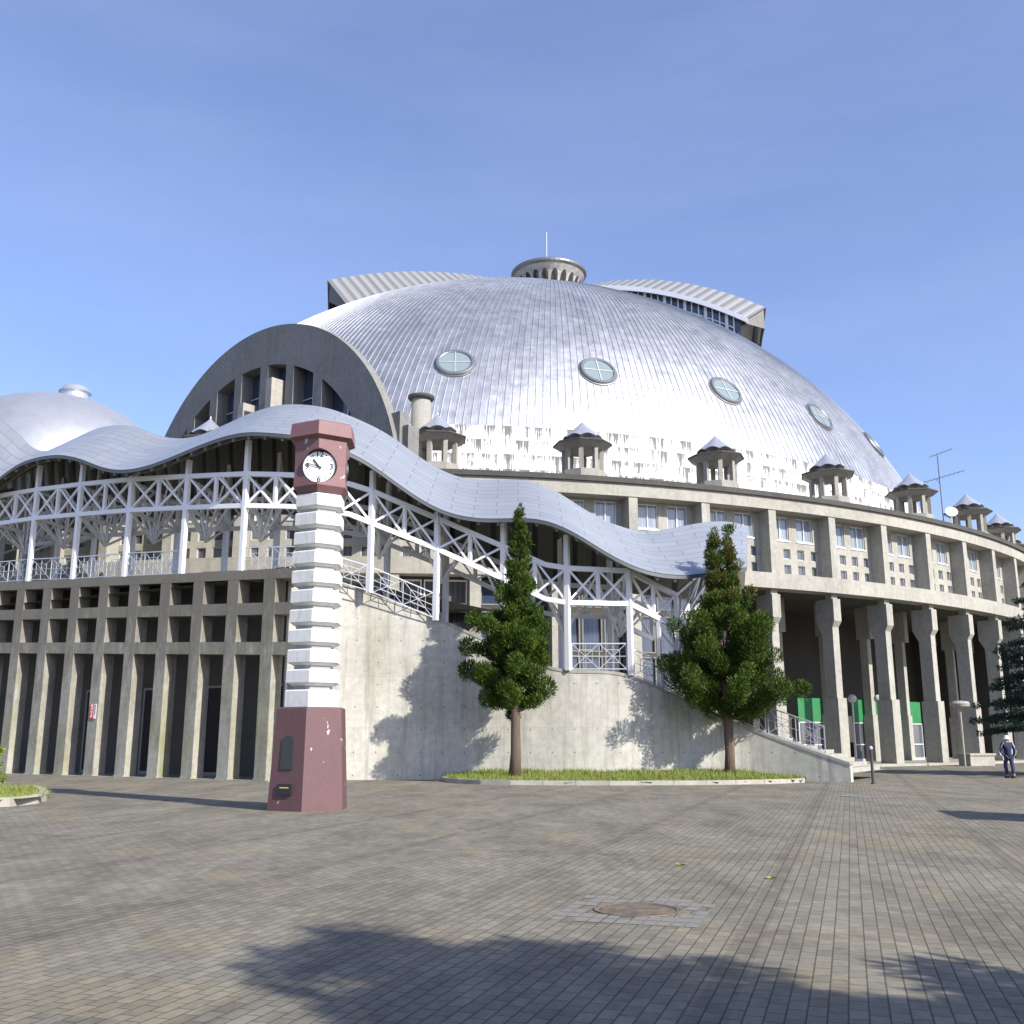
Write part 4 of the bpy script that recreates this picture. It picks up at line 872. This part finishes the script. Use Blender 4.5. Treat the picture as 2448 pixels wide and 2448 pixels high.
# ------------------------------------------------------------------ planting beds, kerbs, grass
kerb_m = concrete('kerb_concrete', (.38, .36, .31), .75, .3, 0, (.25, .23, .2), scale=3)
def mk_grass():
    m, t, n, l, b = M('grass_blades'); f = noise(n, l, coords(n, l), 2.5, 4, .6)
    c = mix(n, l, f, (.09, .13, .02), (.24, .27, .05)); l.new(c, b.inputs['Base Color']); b.inputs['Roughness'].default_value = .7; return m
grass_m = mk_grass(); soil = plain('bed_soil', (.16, .17, .06), .95, 0, .4, 2)
def kerbs(poly, label, w=.18, h=.16, seg=1.15):
    k = thing('kerb', label, 'kerb', (*poly[0], 0)); P = np.array(poly); d = np.r_[0, np.cumsum(np.linalg.norm(np.diff(P, axis=0), axis=1))]; n = max(1, int(d[-1] / seg))
    s = np.linspace(0, d[-1], n + 1); Q = np.c_[np.interp(s, d, P[:, 0]), np.interp(s, d, P[:, 1])]
    for i in range(n):
        a, c = Vector((*Q[i], 0)), Vector((*Q[i + 1], 0)); dd = (c - a).normalized(); b = MB(); x = Vector((dd.y, -dd.x, 0)); b.frame(a + dd * .008, dd, -x, (0, 0, 1), (0, (c - a).length - .016), (0, w), (0, h + random.uniform(-.006, .006))); b.build('kerbstone', kerb_m, k)
    return k
def pip(x, y, poly):
    r = False; j = len(poly) - 1
    for i in range(len(poly)):
        xi, yi = poly[i]; xj, yj = poly[j]
        if (yi > y) != (yj > y) and x < (xj - xi) * (y - yi) / (yj - yi) + xi: r = not r
        j = i
    return r
def bed(poly, hfun, n, name, hmin=.05, hmax=.16, step=.35):
    xs = np.array(poly); b = MB(); gx = np.arange(xs[:, 0].min(), xs[:, 0].max() + step, step); gy = np.arange(xs[:, 1].min(), xs[:, 1].max() + step, step)
    for x in gx:
        for y in gy:
            if pip(x + step / 2, y + step / 2, poly): b.quad(*[(u, v, hfun(u, v)) for u, v in ((x, y), (x + step, y), (x + step, y + step), (x, y + step))])
    tag(b.build('planting_soil', soil), kind='structure')
    b = MB(); cnt = 0
    while cnt < n:
        x = random.uniform(xs[:, 0].min(), xs[:, 0].max()); y = random.uniform(xs[:, 1].min(), xs[:, 1].max())
        if not pip(x, y, poly): continue
        cnt += 1; z = hfun(x, y) - .01; a = random.uniform(0, 6.28); h = random.uniform(hmin, hmax) * random.choice([1, 1, 1, 1.6]); w = random.uniform(.008, .018); l_ = random.uniform(-.06, .06); ca, sa = math.cos(a), math.sin(a)
        b.add([(x - ca * w, y - sa * w, z), (x + ca * w, y + sa * w, z), (x + l_ + sa * .03, y + l_, z + h)], [(0, 1, 2)])
    tag(b.build(name, grass_m), kind='stuff'); return
kp = [(-2.75, 42.2), (-2.75, 41.0), (-2.3, 39.2), (-1.3, 38.1), (0, 37.5), (3.45, 37.15), (7.2, 37.6), (9.4, 38.3), (10.9, 39.4), (11.25, 39.9), (11.1, 40.75)]
kerbs(kp, 'long pale kerb in front of the two pines')
ybk = lambda x: float(np.interp(x, W_[:, 0], W_[:, 1]))
pl = [(x + .05, y + .12) for x, y in kp] + [(10., 41.75), (7.4, 42.2), (5, 41.3), (2.5, 41.3), (0, 41.9)]
hb = lambda x, y: .10 + .24 * max(0, min(1, (y - 38.) / 3.)) * max(0, min(1, (11.2 - x) / 2.5)) * max(0, min(1, (x + 2.9) / 2)) + .03 * math.sin(x * 3) * math.cos(y * 2)
bed(pl, hb, 24000, 'grass')
kp2 = [(-19, 24.2), (-14.5, 24.4), (-12.6, 24.9), (-12.05, 25.8), (-12.05, 27.1), (-12.6, 28.6), (-13.6, 30.6), (-14.6, 32.2)]
kerbs(kp2, 'short pale kerb with rounded corner at the left edge', h=.22, w=.2)
bed([(x - .05, y + .1) for x, y in kp2] + [(-20, 32.5)], lambda x, y: .16 + .02 * math.sin(x * 3), 9000, 'grass')

# ------------------------------------------------------------------ trees
def mk_leaf(name, a, c_, trans=.25):
    m, t, n, l, b = M(name); co = coords(n, l); f = noise(n, l, co, 1.1, 4, .65); f2 = noise(n, l, co, 14, 2, .5)
    c = mix(n, l, ramp(n, l, f, [(.35, G3(0)), (.65, G3(1))]), a, c_); c = mix(n, l, .45, c, ramp(n, l, f2, [(.3, tuple(x * .45 for x in a)), (.7, tuple(min(1, x * 1.5) for x in c_))]))
    l.new(c, b.inputs['Base Color']); b.inputs['Roughness'].default_value = .6; b.inputs['Specular IOR Level'].default_value = .25
    tr = n.new('ShaderNodeBsdfTranslucent'); l.new(c, tr.inputs[0]); ms = n.new('ShaderNodeMixShader'); ms.inputs[0].default_value = trans; out = n['Material Output']
    l.new(b.outputs[0], ms.inputs[1]); l.new(tr.outputs[0], ms.inputs[2]); l.new(ms.outputs[0], out.inputs[0]); return m
pine_leaf = mk_leaf('pine_needles', (.010, .031, .005), (.068, .115, .009), .12)
pine_brown = mk_leaf('pine_needles_browned', (.07, .06, .015), (.17, .14, .04))
spruce_leaf = mk_leaf('spruce_needles', (.012, .032, .022), (.04, .075, .05), .12)
bush_leaf = mk_leaf('bush_leaves', (.10, .17, .02), (.26, .34, .05))
def mk_bark():
    m, t, n, l, b = M('bark'); f = noise(n, l, coords(n, l, (9, 9, .9)), 2.2, 5, .7)
    c = mix(n, l, f, (.045, .03, .022), (.20, .145, .105)); l.new(c, b.inputs['Base Color']); b.inputs['Roughness'].default_value = .9; bump(n, l, b, f, .9, .05); return m
bark = mk_bark()
def clump_mesh(cent, rad, nleaf, size, flat=1., lift=.35, aspect=.38, pw=.45):
    """leaf quads scattered through ellipsoidal clumps, each pointing outward and up"""
    cent = np.array(cent); K = len(cent); k = rng.integers(0, K, nleaf) if np.isscalar(rad) else rng.choice(K, nleaf, p=np.array(rad) ** 2 / np.sum(np.array(rad) ** 2))
    rr = np.full(K, rad) if np.isscalar(rad) else np.array(rad); d = rng.normal(size=(nleaf, 3)); d /= np.linalg.norm(d, axis=1, keepdims=True)
    u = rng.random(nleaf) ** pw; pos = cent[k] + d * u[:, None] * rr[k][:, None] * np.array([1, 1, flat])
    ax = d + rng.normal(size=(nleaf, 3)) * .5 + np.array([0, 0, lift]); ax /= np.linalg.norm(ax, axis=1, keepdims=True)
    sd_ = np.cross(ax, rng.normal(size=(nleaf, 3))); sd_ /= np.linalg.norm(sd_, axis=1, keepdims=True); s = size * rng.uniform(.6, 1.35, nleaf)[:, None]
    a = pos - sd_ * s * aspect * .5; c = pos + sd_ * s * aspect * .5; e = pos + ax * s + sd_ * s * .12; f = pos + ax * s * .8 - sd_ * s * aspect * .45
    V = np.stack([a, c, e, f], 1).reshape(-1, 3); F = np.arange(nleaf * 4).reshape(-1, 4); return V, F
def np_obj(name, V, F, mats, parent, mi=None):
    me = bpy.data.meshes.new(name); V = V - np.array(ORG[parent.name]); me.vertices.add(len(V)); me.vertices.foreach_set('co', V.ravel()); me.loops.add(F.size); me.loops.foreach_set('vertex_index', F.ravel().astype(np.int32))
    me.polygons.add(len(F)); me.polygons.foreach_set('loop_start', np.arange(0, F.size, F.shape[1], dtype=np.int32)); me.polygons.foreach_set('loop_total', np.full(len(F), F.shape[1], dtype=np.int32))
    for m in mats: me.materials.append(m)
    if mi is not None: me.polygons.foreach_set('material_index', mi)
    me.update(calc_edges=True); o = bpy.data.objects.new(name, me); C.objects.link(o); o.parent = parent; ORG[o.name] = ORG[parent.name]; return o
def pine(x, y, zg, prof, label, trunk_r, tops, brown=None, seed=1, nl=90000, dens=1.):
    rg = random.Random(seed); t = thing('pine_tree', label, 'tree', (x, y, zg)); Z = [p[0] for p in prof][::-1]; L = [p[1] for p in prof][::-1]; Rr = [p[2] for p in prof][::-1]
    b = MB(); zc0 = Z[0]; H = max(Z)
    for (tx, tz) in tops:
        m = 9; pts = [(x + tx * (k / m) ** 1.6 + .05 * math.sin(k * 1.3), y + .04 * math.cos(k), zg - .15 + (tz - .3 - zg) * k / m) for k in range(m + 1)]
        b.tube(pts, [trunk_r * (1.15 if k == 0 else 1) * (1 - .93 * k / m) + .015 for k in range(m + 1)], 10)
    cent = []; rad = []; lim = b; z = zc0 - .1
    while z < H - .15:
        l_, r_ = np.interp(z, Z, L), np.interp(z, Z, Rr); wid = (r_ - l_) / 2; midx = (r_ + l_) / 2; nb = max(3, int(3.2 + wid * 1.9 * dens))
        ph = rg.uniform(0, 6.28); lev = rg.uniform(.74, 1.16)
        for k in range(nb):
            a = ph + 2 * math.pi * k / nb + rg.uniform(-.35, .35); c_r0 = min(.20 + .10 * wid, max(.12, wid * .36)) * rg.uniform(.65, 1.25); reach = max(.08, wid * lev - .4 * c_r0) * rg.uniform(.5, 1.07); zz = z + rg.uniform(-.3, .3)
            ex, ey = x + midx + math.cos(a) * reach, y + math.sin(a) * reach * .95; tip = Vector((ex, ey, zz + .10 * reach)); zs_ = max(zg + 1.5, zz - .32 * reach); tp = min(tops, key=lambda q: abs(q[0] - (ex - x))); st = Vector((x + tp[0] * min(1, (zs_ - zg) / (tp[1] - zg)) ** 1.6, y, zs_))
            lim.tube([st, st.lerp(tip, .5) + Vector((0, 0, -.06 * reach)), tip], [.045 * min(1, wid) + .008, .028 * min(1, wid) + .006, .008], 5, False)
            c_r = c_r0
            for q in ((1.,) if wid < .55 else (1., .66) if wid < 1.1 else (1., .72, .45)):
                p = st.lerp(tip, q); cent.append((p.x + rg.uniform(-.08, .08), p.y + rg.uniform(-.08, .08), p.z + rg.uniform(-.05, .12))); rad.append(c_r * (1 if q == 1 else .9))
                if rg.random() < .35: cent.append((p.x + rg.uniform(-.25, .25) * min(1, wid), p.y + rg.uniform(-.25, .25), p.z + rg.uniform(.05, .30))); rad.append(c_r * .62)
        z += .52 if wid > .8 else .30 if wid > .5 else .20
    for (tx, tz) in tops:
        for q in np.linspace(0, 1, 9): cent.append((x + tx * (1 if tx else 0) + rg.uniform(-.05, .05), y, tz - .08 - 1.3 * q)); rad.append(.08 + .17 * q)
    lim.build('trunk', bark, t, True)
    V, F = clump_mesh(cent, rad, nl,   .125, 1.05, 1.1, .2, .30); mi = None
    mats = [pine_leaf]
    if brown is not None:
        zc = V.reshape(-1, 4, 3)[:, 0]; pr = np.clip((zc[:, 2] - brown) / 1.0, 0, 1) * .5 * (np.sin(zc[:, 0] * 5 + zc[:, 2] * 3) > -.5); mi = (rng.random(len(F)) < pr).astype(np.int32); mats = [pine_leaf, pine_brown]
    np_obj('crown', V, F, mats, t, mi); return t
pine(.09, 39.4, .2, [(10.26, .12, .3), (9.6, -.05, .5), (9.0, -.2, .62), (8.0, -.38, .75), (7.3, -.62, .8), (6.7, -.8, 1.0), (6.0, -1.45, 1.25), (5.3, -1.7, 1.5), (4.7, -1.9, 1.7), (4.1, -2.5, 1.75), (3.6, -2.2, 1.6), (3.15, -1.5, 1.15), (2.85, -.7, .5)],
     'dark green pine with one pointed top in front of the sweeping wall', .21, [(.2, 10.2)], None, 3)
pine(8.47, 40.75, .2, [(9.85, -.42, .5), (9.2, -.5, .62), (8.1, -.75, .9), (7.3, -.85, 1.1), (6.6, -1.1, 1.2), (6.0, -1.7, 1.7), (5.4, -2.3, 1.95), (4.8, -2.6, 2.1), (4.1, -2.75, 2.45), (3.5, -2.3, 2.65), (2.95, -1.4, 2.3), (2.55, -.3, 1.4)],
     'pine with forked browning twin tops beside the low end of the stair wall', .18, [(-.35, 9.8), (.38, 9.5)], 6.5, 5, 105000)
def spruce(x, y, H, R, z0, label, seed, nl=50000, size=.12, leaf=None, tiers=None, jit=(.75, 1.08)):
    rg = random.Random(seed); t = thing('spruce_tree', label, 'tree', (x, y, 0)); b = MB(); b.tube([(x, y, -.1), (x, y, H * .5), (x, y, H - .2)], [.02 * H + .04, .012 * H + .02, .02], 10)
    cent = []; rad = []; lim = b; n = tiers or int((H - z0) / .55)
    for i in range(n):
        z = z0 + (H - z0) * i / n; r = R * (1 - (z - z0) / (H - z0)) ** .85 + .1; nb = max(4, int(4 + r * 3)); ph = rg.uniform(0, 6.28)
        for k in range(nb):
            a = ph + 6.283 * k / nb + rg.uniform(-.2, .2); rr = r * rg.uniform(*jit); tip = Vector((x + rr * math.cos(a), y + rr * math.sin(a), z - .12 * rr + rg.uniform(-.28, .28))); st = Vector((x, y, z))
            lim.tube([st, st.lerp(tip, .6) + Vector((0, 0, -.05 * rr)), tip], [.05, .03, .01], 5, False)
            m = max(2, int(rr / .28))
            for q in range(m):
                f = (q + 1) / m; p = st.lerp(tip, f); w = .26 * (1 - .55 * f) + .08
                for s_ in (-1, 0, 1): cent.append((p.x - math.sin(a) * s_ * w * 1.1, p.y + math.cos(a) * s_ * w * 1.1, p.z - .03 * abs(s_))); rad.append(.16 + .1 * w)
    lim.build('trunk', bark, t, True); V, F = clump_mesh(cent, rad, nl, size, .62, -.15, .28); np_obj('crown', V, F, [leaf or spruce_leaf], t); return t
spruce(26.0, 47.5, 11.5, 4.3, 2.6, 'bluish dark spruce reaching in at the right edge of the picture', 4, 150000, .12, None, 16)
spruce(8.6, -.5, 9.6, 4.5, 1.4, 'spreading spruce beside the camera that shades the near paving', 9, 80000, .22, None, 10, (.45, 1.35))
spruce(14.9, 12.7, 5.4, 1.9, .8, 'small spruce to the right of the near plaza', 12, 20000, .15)
# shrub at the left edge
sh = thing('shrub', 'bright green shrub in the grass bed at the left edge', 'shrub', (-14.45, 27.2, .15)); b = MB(); cent = []; rad = []
rg = random.Random(5)
for k in range(46):
    a = rg.uniform(0, 6.28); r = rg.uniform(.2, 1.0); z = rg.uniform(.55, 1.95); rr = r * (1.1 if z < 1.5 else .8); tip = (-14.45 + rr * math.cos(a) * 1.0, 27.2 + rr * math.sin(a), z); b.tube([(-14.45, 27.2, .1), (-14.45 + .4 * rr * math.cos(a), 27.2 + .4 * rr * math.sin(a), .4 + z * .4), tip], [.03, .018, .006], 5, False); cent.append(tip); rad.append(rg.uniform(.1, .26))
b.build('stem', bark, sh); V, F = clump_mesh(cent, rad, 7000, .09, .8, .3, .5); np_obj('foliage', V, F, [bush_leaf], sh)

# ------------------------------------------------------------------ small dome hall far left
sh2 = thing('small_dome_hall', 'smaller silver domed building far behind the canopy at the left', 'building', (-60, 130, 0))
b = MB(); r0, zc_ = 17.5, 28.8; prof = [(r0 * math.cos(R_(e)), zc_ + r0 * math.sin(R_(e))) for e in np.linspace(-5, 89, 24)]; b.lathe((-60.9, 130, 0), prof, 64, 0, False); b.build('dome_roof', plain('small_dome_metal', (.50, .51, .53), .45, .7, .22, .5, .5), sh2, True)
b = MB(); b.lathe((-60.2, 130, 0), [(17.8, 0), (17.8, 27.2), (17.2, 27.6)], 48, 0, False); b.build('drum_wall', conc, sh2)
b = MB(); b.lathe((-58.9, 130, 0), [(1.7, 45.6), (1.75, 47.0), (2.1, 47.15), (1.5, 47.9), (.1, 48.2)], 32, 0, False); b.build('dome_cap', cap_metal, sh2)
for dx in (-10.5, -4.5): b = MB(); b.bar((-58.4 + dx * .0 - (4.2 if dx > -6 else 0) , 114.5, 27), (-58.4 - (4.2 if dx > -6 else 0) + .4, 114.5, 36.2 if dx < -6 else 34), .35); b.build('roof_pipe', steel_m, sh2)

# ------------------------------------------------------------------ small things on the roof
an_ = thing('tv_antenna', 'thin roof aerial with two slanted yagi arms near the right turrets', 'antenna', (33.05, 76, 15.9))
b = MB(); b.tube([(33.05, 76, 15.9), (33.05, 76, 23.1)], .04, 6); b.build('mast', aerial_m, an_)
for (p, q, nel) in (((32.5, 76, 23.0), (34.3, 76.2, 23.7), 5), ((31.8, 76, 20.95), (35.1, 76.2, 21.95), 9)):
    b = MB(); P, Q = Vector(p), Vector(q); b.tube([P, Q], .03, 6)
    for k in range(nel): m = P.lerp(Q, k / (nel - 1)); e_ = Vector((.1, .55, 0)) * (1.2 - .5 * k / nel); b.tube([m - e_, m + e_], .012, 5)
    b.tube([P.lerp(Q, .3), (33.05, 76, P.lerp(Q, .4).z - .5)], .02, 5); b.build('yagi_arm', aerial_m, an_)
ds_ = thing('satellite_dish', 'white satellite dish on the ring roof beside the aerial', 'satellite dish', (33.1, 75, 15.9))
b = MB(); n = 28; cc = Vector((33.2, 74.8, 18.35)); ax = Vector((-.2, -.9, .45)).normalized(); u = ax.cross(Vector((0, 0, 1))).normalized(); v = u.cross(ax)
for rr in np.linspace(.02, .45, 6):
    for k in range(n): a = 2 * math.pi * k / n; b.v.append(tuple(cc + (u * math.cos(a) + v * math.sin(a)) * rr + ax * (.28 * rr * rr)))
for i in range(5):
    for k in range(n): b.f.append((i * n + k, i * n + (k + 1) % n, (i + 1) * n + (k + 1) % n, (i + 1) * n + k)); b.m.append(0)
b.build('dish', white_paint, ds_, True); b = MB(); b.tube([cc, cc - ax * .25 - Vector((0, 0, .3)), (33.2, 75.0, 15.9)], .06, 8); b.tube([cc - v * .4, cc + ax * .45], .02, 5); b.build('mount', steel_m, ds_)

# ------------------------------------------------------------------ plaza furniture
bo = thing('bollard', 'slim dark bollard standing past the end of the stair wall', 'bollard', (13.24, 38.45, 0))
b = MB(); b.lathe((13.24, 38.45, 0), [(.085, 0), (.085, .05), (.055, .06), (.05, 1.13), (.06, 1.14), (.06, 1.2), (.02, 1.2)], 16); b.build('post', plain('bollard_paint', (.06, .055, .05), .5), bo)
b = MB(); b.lathe((13.24, 38.45, 0), [(.02, 1.2), (.065, 1.24), (.07, 1.29), (.045, 1.345), (.005, 1.355)], 16); b.build('knob', steel_m, bo, True)
def manhole(x, y, r, label, rust=True):
    t = thing('manhole_cover', label, 'manhole cover', (x, y, 0)); m, tr, n, l, bb = M('cast_iron_cover')
    f = noise(n, l, coords(n, l), 6, 4, .7); c = mix(n, l, ramp(n, l, f, [(.4, G3(0)), (.6, G3(1))]), (.085, .07, .06) if rust else (.13, .13, .12), (.19, .135, .075) if rust else (.22, .215, .2)); l.new(c, bb.inputs['Base Color']); bb.inputs['Roughness'].default_value = .6
    vr = nd(n, 'ShaderNodeTexVoronoi', ins={'Scale': 22.}); l.new(coords(n, l), vr.inputs['Vector']); bump(n, l, bb, vr.outputs['Distance'], .6, .008)
    b = MB(); b.lathe((x, y, 0), [(r, .004), (r - .015, .009), (.1, .009)], 40); b.build('lid', m, t); b = MB(); b.lathe((x, y, 0), [(r + .06, .0042), (r + .055, .012), (r + .015, .012), (r + .005, .004)], 40, 0, False); b.build('frame_ring', m, t); return t
manhole(1.2, 10.33, .36, 'rusty brown round cover in the middle foreground paving')
manhole(9.9, 30.2, .42, 'grey flat cover in the distance below the bollard', False); manhole(4.6, 31.6, .36, 'thin grey cover in front of the long kerb', False)
# pale collar of blocks round the near cover
b = MB()
for k in range(-5, 6):
    for j in range(-3, 4):
        x, y = k * .125, j * .225
        if math.hypot(x, y) < .46 or abs(j) < 2 and abs(k) < 3 or random.random() < .15: continue
        ca, sa = math.cos(R_(-18)), math.sin(R_(-18)); cx, cy = 1.2 + x * ca - y * sa, 10.33 + x * sa + y * ca
        b.add([(cx + u * ca - v * sa, cy + u * sa + v * ca, .004) for u, v in ((-.055, -.105), (.055, -.105), (.055, .105), (-.055, .105))], [(0, 1, 2, 3)])
tag(b.build('paving_repair', plain('pale_paver', (.19, .183, .16), .85, 0, .25, 9)), kind='structure')
# weeds in paving joints
for (x, y, lab) in ((3.05, 12.6, 'yellow-green weed tuft in the right paving, the nearer of two'), (2.2, 13.9, 'yellow-green weed tuft in the paving beyond the rusty cover')):
    b = MB()
    for k in range(36): a = random.uniform(0, 6.28); h = random.uniform(.005, .025); r = random.uniform(.02, .075); b.add([(x, y, .002), (x + r * math.cos(a), y + r * math.sin(a), h), (x + r * math.cos(a + .35), y + r * math.sin(a + .35), h * .6)], [(0, 1, 2)])
    w = b.build('weed_tuft', plain('weed_leaf', (.30, .33, .03), .7) if 'weed_leaf' not in bpy.data.materials else bpy.data.materials['weed_leaf']); tag(w, lab, 'weed', 'weeds in the paving')
# lamps in the arcade
for (x, y, h, lab) in ((21.9, 66.4, 4.15, 'white globe lamp left of the middle green door panel'), (23.75, 66.9, 4.15, 'white globe lamp right of the middle green door panel')):
    t = thing('globe_lamp', lab, 'lamp', (x, y, 0), 'globe lamps in the arcade'); b = MB(); b.tube([(x, y, .1), (x, y, h - .2)], .05, 8); b.build('pole', steel_m, t); b = MB(); pr = [(.005, -.27)] + [(.27 * math.cos(R_(e)), .27 * math.sin(R_(e))) for e in range(-75, 90, 15)] + [(.005, .27)]; b.lathe((x, y, h), pr, 20); b.build('globe', plain('globe_plastic', (.5, .5, .48), .3) if 'globe_plastic' not in bpy.data.materials else bpy.data.materials['globe_plastic'], t, True)
x, y = 27.4, 63.2; t = thing('street_lamp', 'slender pale lamp post with flat double head in front of the arcade', 'lamp', (x, y, 0)); b = MB(); b.tube([(x, y, 0), (x, y, 3.5)], .06, 8); b.build('pole', conc, t); b = MB(); b.lathe((x, y, 0), [(.1, 3.45), (.55, 3.55), (.6, 3.72), (.5, 3.85), (.1, 3.9)], 20); b.build('lamp_head', conc, t)
pb = thing('planter_block', 'low pale concrete block under the arcade columns', 'planter', (28.3, 64.1, 0)); b = MB(); b.frame((28.0, 64.2, 0), (.9, .43, 0), (.43, -.9, 0), UP, (-.2, 1.9), (-.5, .4), (0, .62)); b.frame((28.0, 64.2, 0), (.9, .43, 0), (.43, -.9, 0), UP, (-.28, 1.98), (-.58, .48), (.62, .74)); b.build('block', conc, pb)
mb_ = thing('shadow_slab', 'unseen concrete slab right of the plaza, added to cast a block shadow', 'wall', (13.4, 19.9, 0)); b = MB(); b.frame((13.4, 19.9, 0), (.2, 1, 0), (1, -.2, 0), UP, (-1.4, 1.0), (-.2, .2), (0, 3.1)); b.build('panel', conc, mb_); b = MB(); b.frame((13.4, 19.9, 0), (.2, 1, 0), (1, -.2, 0), UP, (-1.5, 1.1), (-.3, .3), (3.1, 3.25)); b.build('coping', conc, mb_)  # unseen slab, added and sized to cast the rectangular shadow on the paving

# ------------------------------------------------------------------ person walking away
px, pyy = 21.0, 44.17
pe = thing('person', 'person in dark blue tracksuit and pale cap walking away at the right', 'person', (px, pyy, 0))
def skin(name, verts, edges, mat, sub=2, root=0):
    me = bpy.data.meshes.new(name); me.from_pydata([(v[0] , v[1], v[2]) for v in verts], edges, []); o = bpy.data.objects.new(name, me); C.objects.link(o); o.parent = pe; ORG[o.name] = ORG[pe.name]
    md = o.modifiers.new('s', 'SKIN'); md.use_smooth_shade = True
    if not me.skin_vertices: pass
    for i, v in enumerate(verts): sv_ = me.skin_vertices[0].data[i]; sv_.radius = (v[3], v[4] if len(v) > 4 else v[3]); sv_.use_root = (i == root)
    o.modifiers.new('u', 'SUBSURF').levels = sub; o.modifiers['u'].render_levels = sub; me.materials.append(mat)
    bpy.context.view_layer.update(); dg = bpy.context.evaluated_depsgraph_get(); nm = bpy.data.meshes.new_from_object(o.evaluated_get(dg)); o.modifiers.clear(); o.data = nm; nm.materials.clear(); nm.materials.append(mat); nm.polygons.foreach_set('use_smooth', [True] * len(nm.polygons)); return o
skin_m = plain('skin_tone', (.45, .28, .2), .6, 0, .05); navy = plain('navy_jacket', (.012, .014, .055), .8, 0, .3, 20); blue_t = plain('blue_trousers', (.016, .022, .075), .8, 0, .3, 15)
try:
    skin('body', [(0, 0, .95, .08, .10), (0, 0, 1.15, .07, .10), (0, .01, 1.38, .07, .11), (0, .02, 1.5, .055), (0, -.01, 1.56, .075, .07), (0, 0, 1.64, .085, .075),
              (-.2, 0, 1.42, .055), (-.27, .03, 1.14, .045), (-.27, -.06, .88, .032), (-.265, -.09, .78, .035), (.2, 0, 1.42, .055), (.27, -.03, 1.14, .045), (.28, .08, .9, .032), (.28, .12, .80, .035),
              (-.1, 0, .88, .085), (-.1, .12, .5, .06), (-.09, .02, .1, .045), (.1, 0, .88, .085), (.1, -.08, .5, .06), (.08, -.2, .12, .045), (-.27, -.12, .71, .02), (.28, .16, .73, .02), (-.09, .12, .04, .04), (.08, -.12, .05, .04)],
         [(0, 1), (1, 2), (2, 3), (3, 4), (4, 5), (2, 6), (6, 7), (7, 8), (8, 9), (2, 10), (10, 11), (11, 12), (12, 13), (0, 14), (14, 15), (15, 16), (0, 17), (17, 18), (18, 19), (9, 20), (13, 21), (16, 22), (19, 23)], skin_m)
    skin('jacket', [(0, 0, .84, .16, .17), (0, 0, 1.0, .15, .16), (0, 0, 1.18, .15, .17), (0, .01, 1.34, .15, .19), (0, .015, 1.46, .08, .10), (-.2, 0, 1.41, .075), (-.28, .03, 1.14, .064), (-.275, -.06, .90, .05), (.2, 0, 1.41, .075), (.28, -.03, 1.14, .064), (.285, .08, .92, .05)],
         [(0, 1), (1, 2), (2, 3), (3, 4), (3, 5), (5, 6), (6, 7), (3, 8), (8, 9), (9, 10)], navy)
    skin('trousers', [(0, 0, .95, .12, .15), (-.1, 0, .86, .105), (-.1, .12, .5, .08), (-.09, .03, .12, .07), (.1, 0, .86, .105), (.1, -.08, .5, .08), (.08, -.19, .14, .07)], [(0, 1), (1, 2), (2, 3), (0, 4), (4, 5), (5, 6)], blue_t)
except Exception as ex: print('skin failed', ex)
for ch in pe.children: ch.rotation_euler[2] = 0
b = MB(); b.lathe((px, pyy, 0), [(.16, 1.60), (.155, 1.625), (.105, 1.635), (.10, 1.70), (.075, 1.745), (.01, 1.76)], 20); b.build('hat', plain('pale_hat', (.75, .72, .6), .8), pe, True)
for sx, sy in ((-.09, .02), (.08, -.18)): b = MB(); b.frame((px + sx, pyy + sy, 0), (1, 0, 0), (0, 1, 0), UP, (-.05, .05), (-.06, .2), (0.0, .085)); b.build('shoe', black_m, pe)
for sx in (-1, 1): b = MB(); b.bar((px + sx * .19, pyy - .1, 1.46), (px + sx * .335, pyy - (.03 * sx), 1.1), .03); b.bar((px + sx * .335, pyy - .03 * sx, 1.1), (px + sx * .33, pyy + (-.08 if sx < 0 else .06), .92), .03); b.build('sleeve_stripe', plain('pale_stripe', (.55, .6, .75), .7) if sx < 0 else bpy.data.materials['pale_stripe'], pe)
print('objects', len(bpy.data.objects))
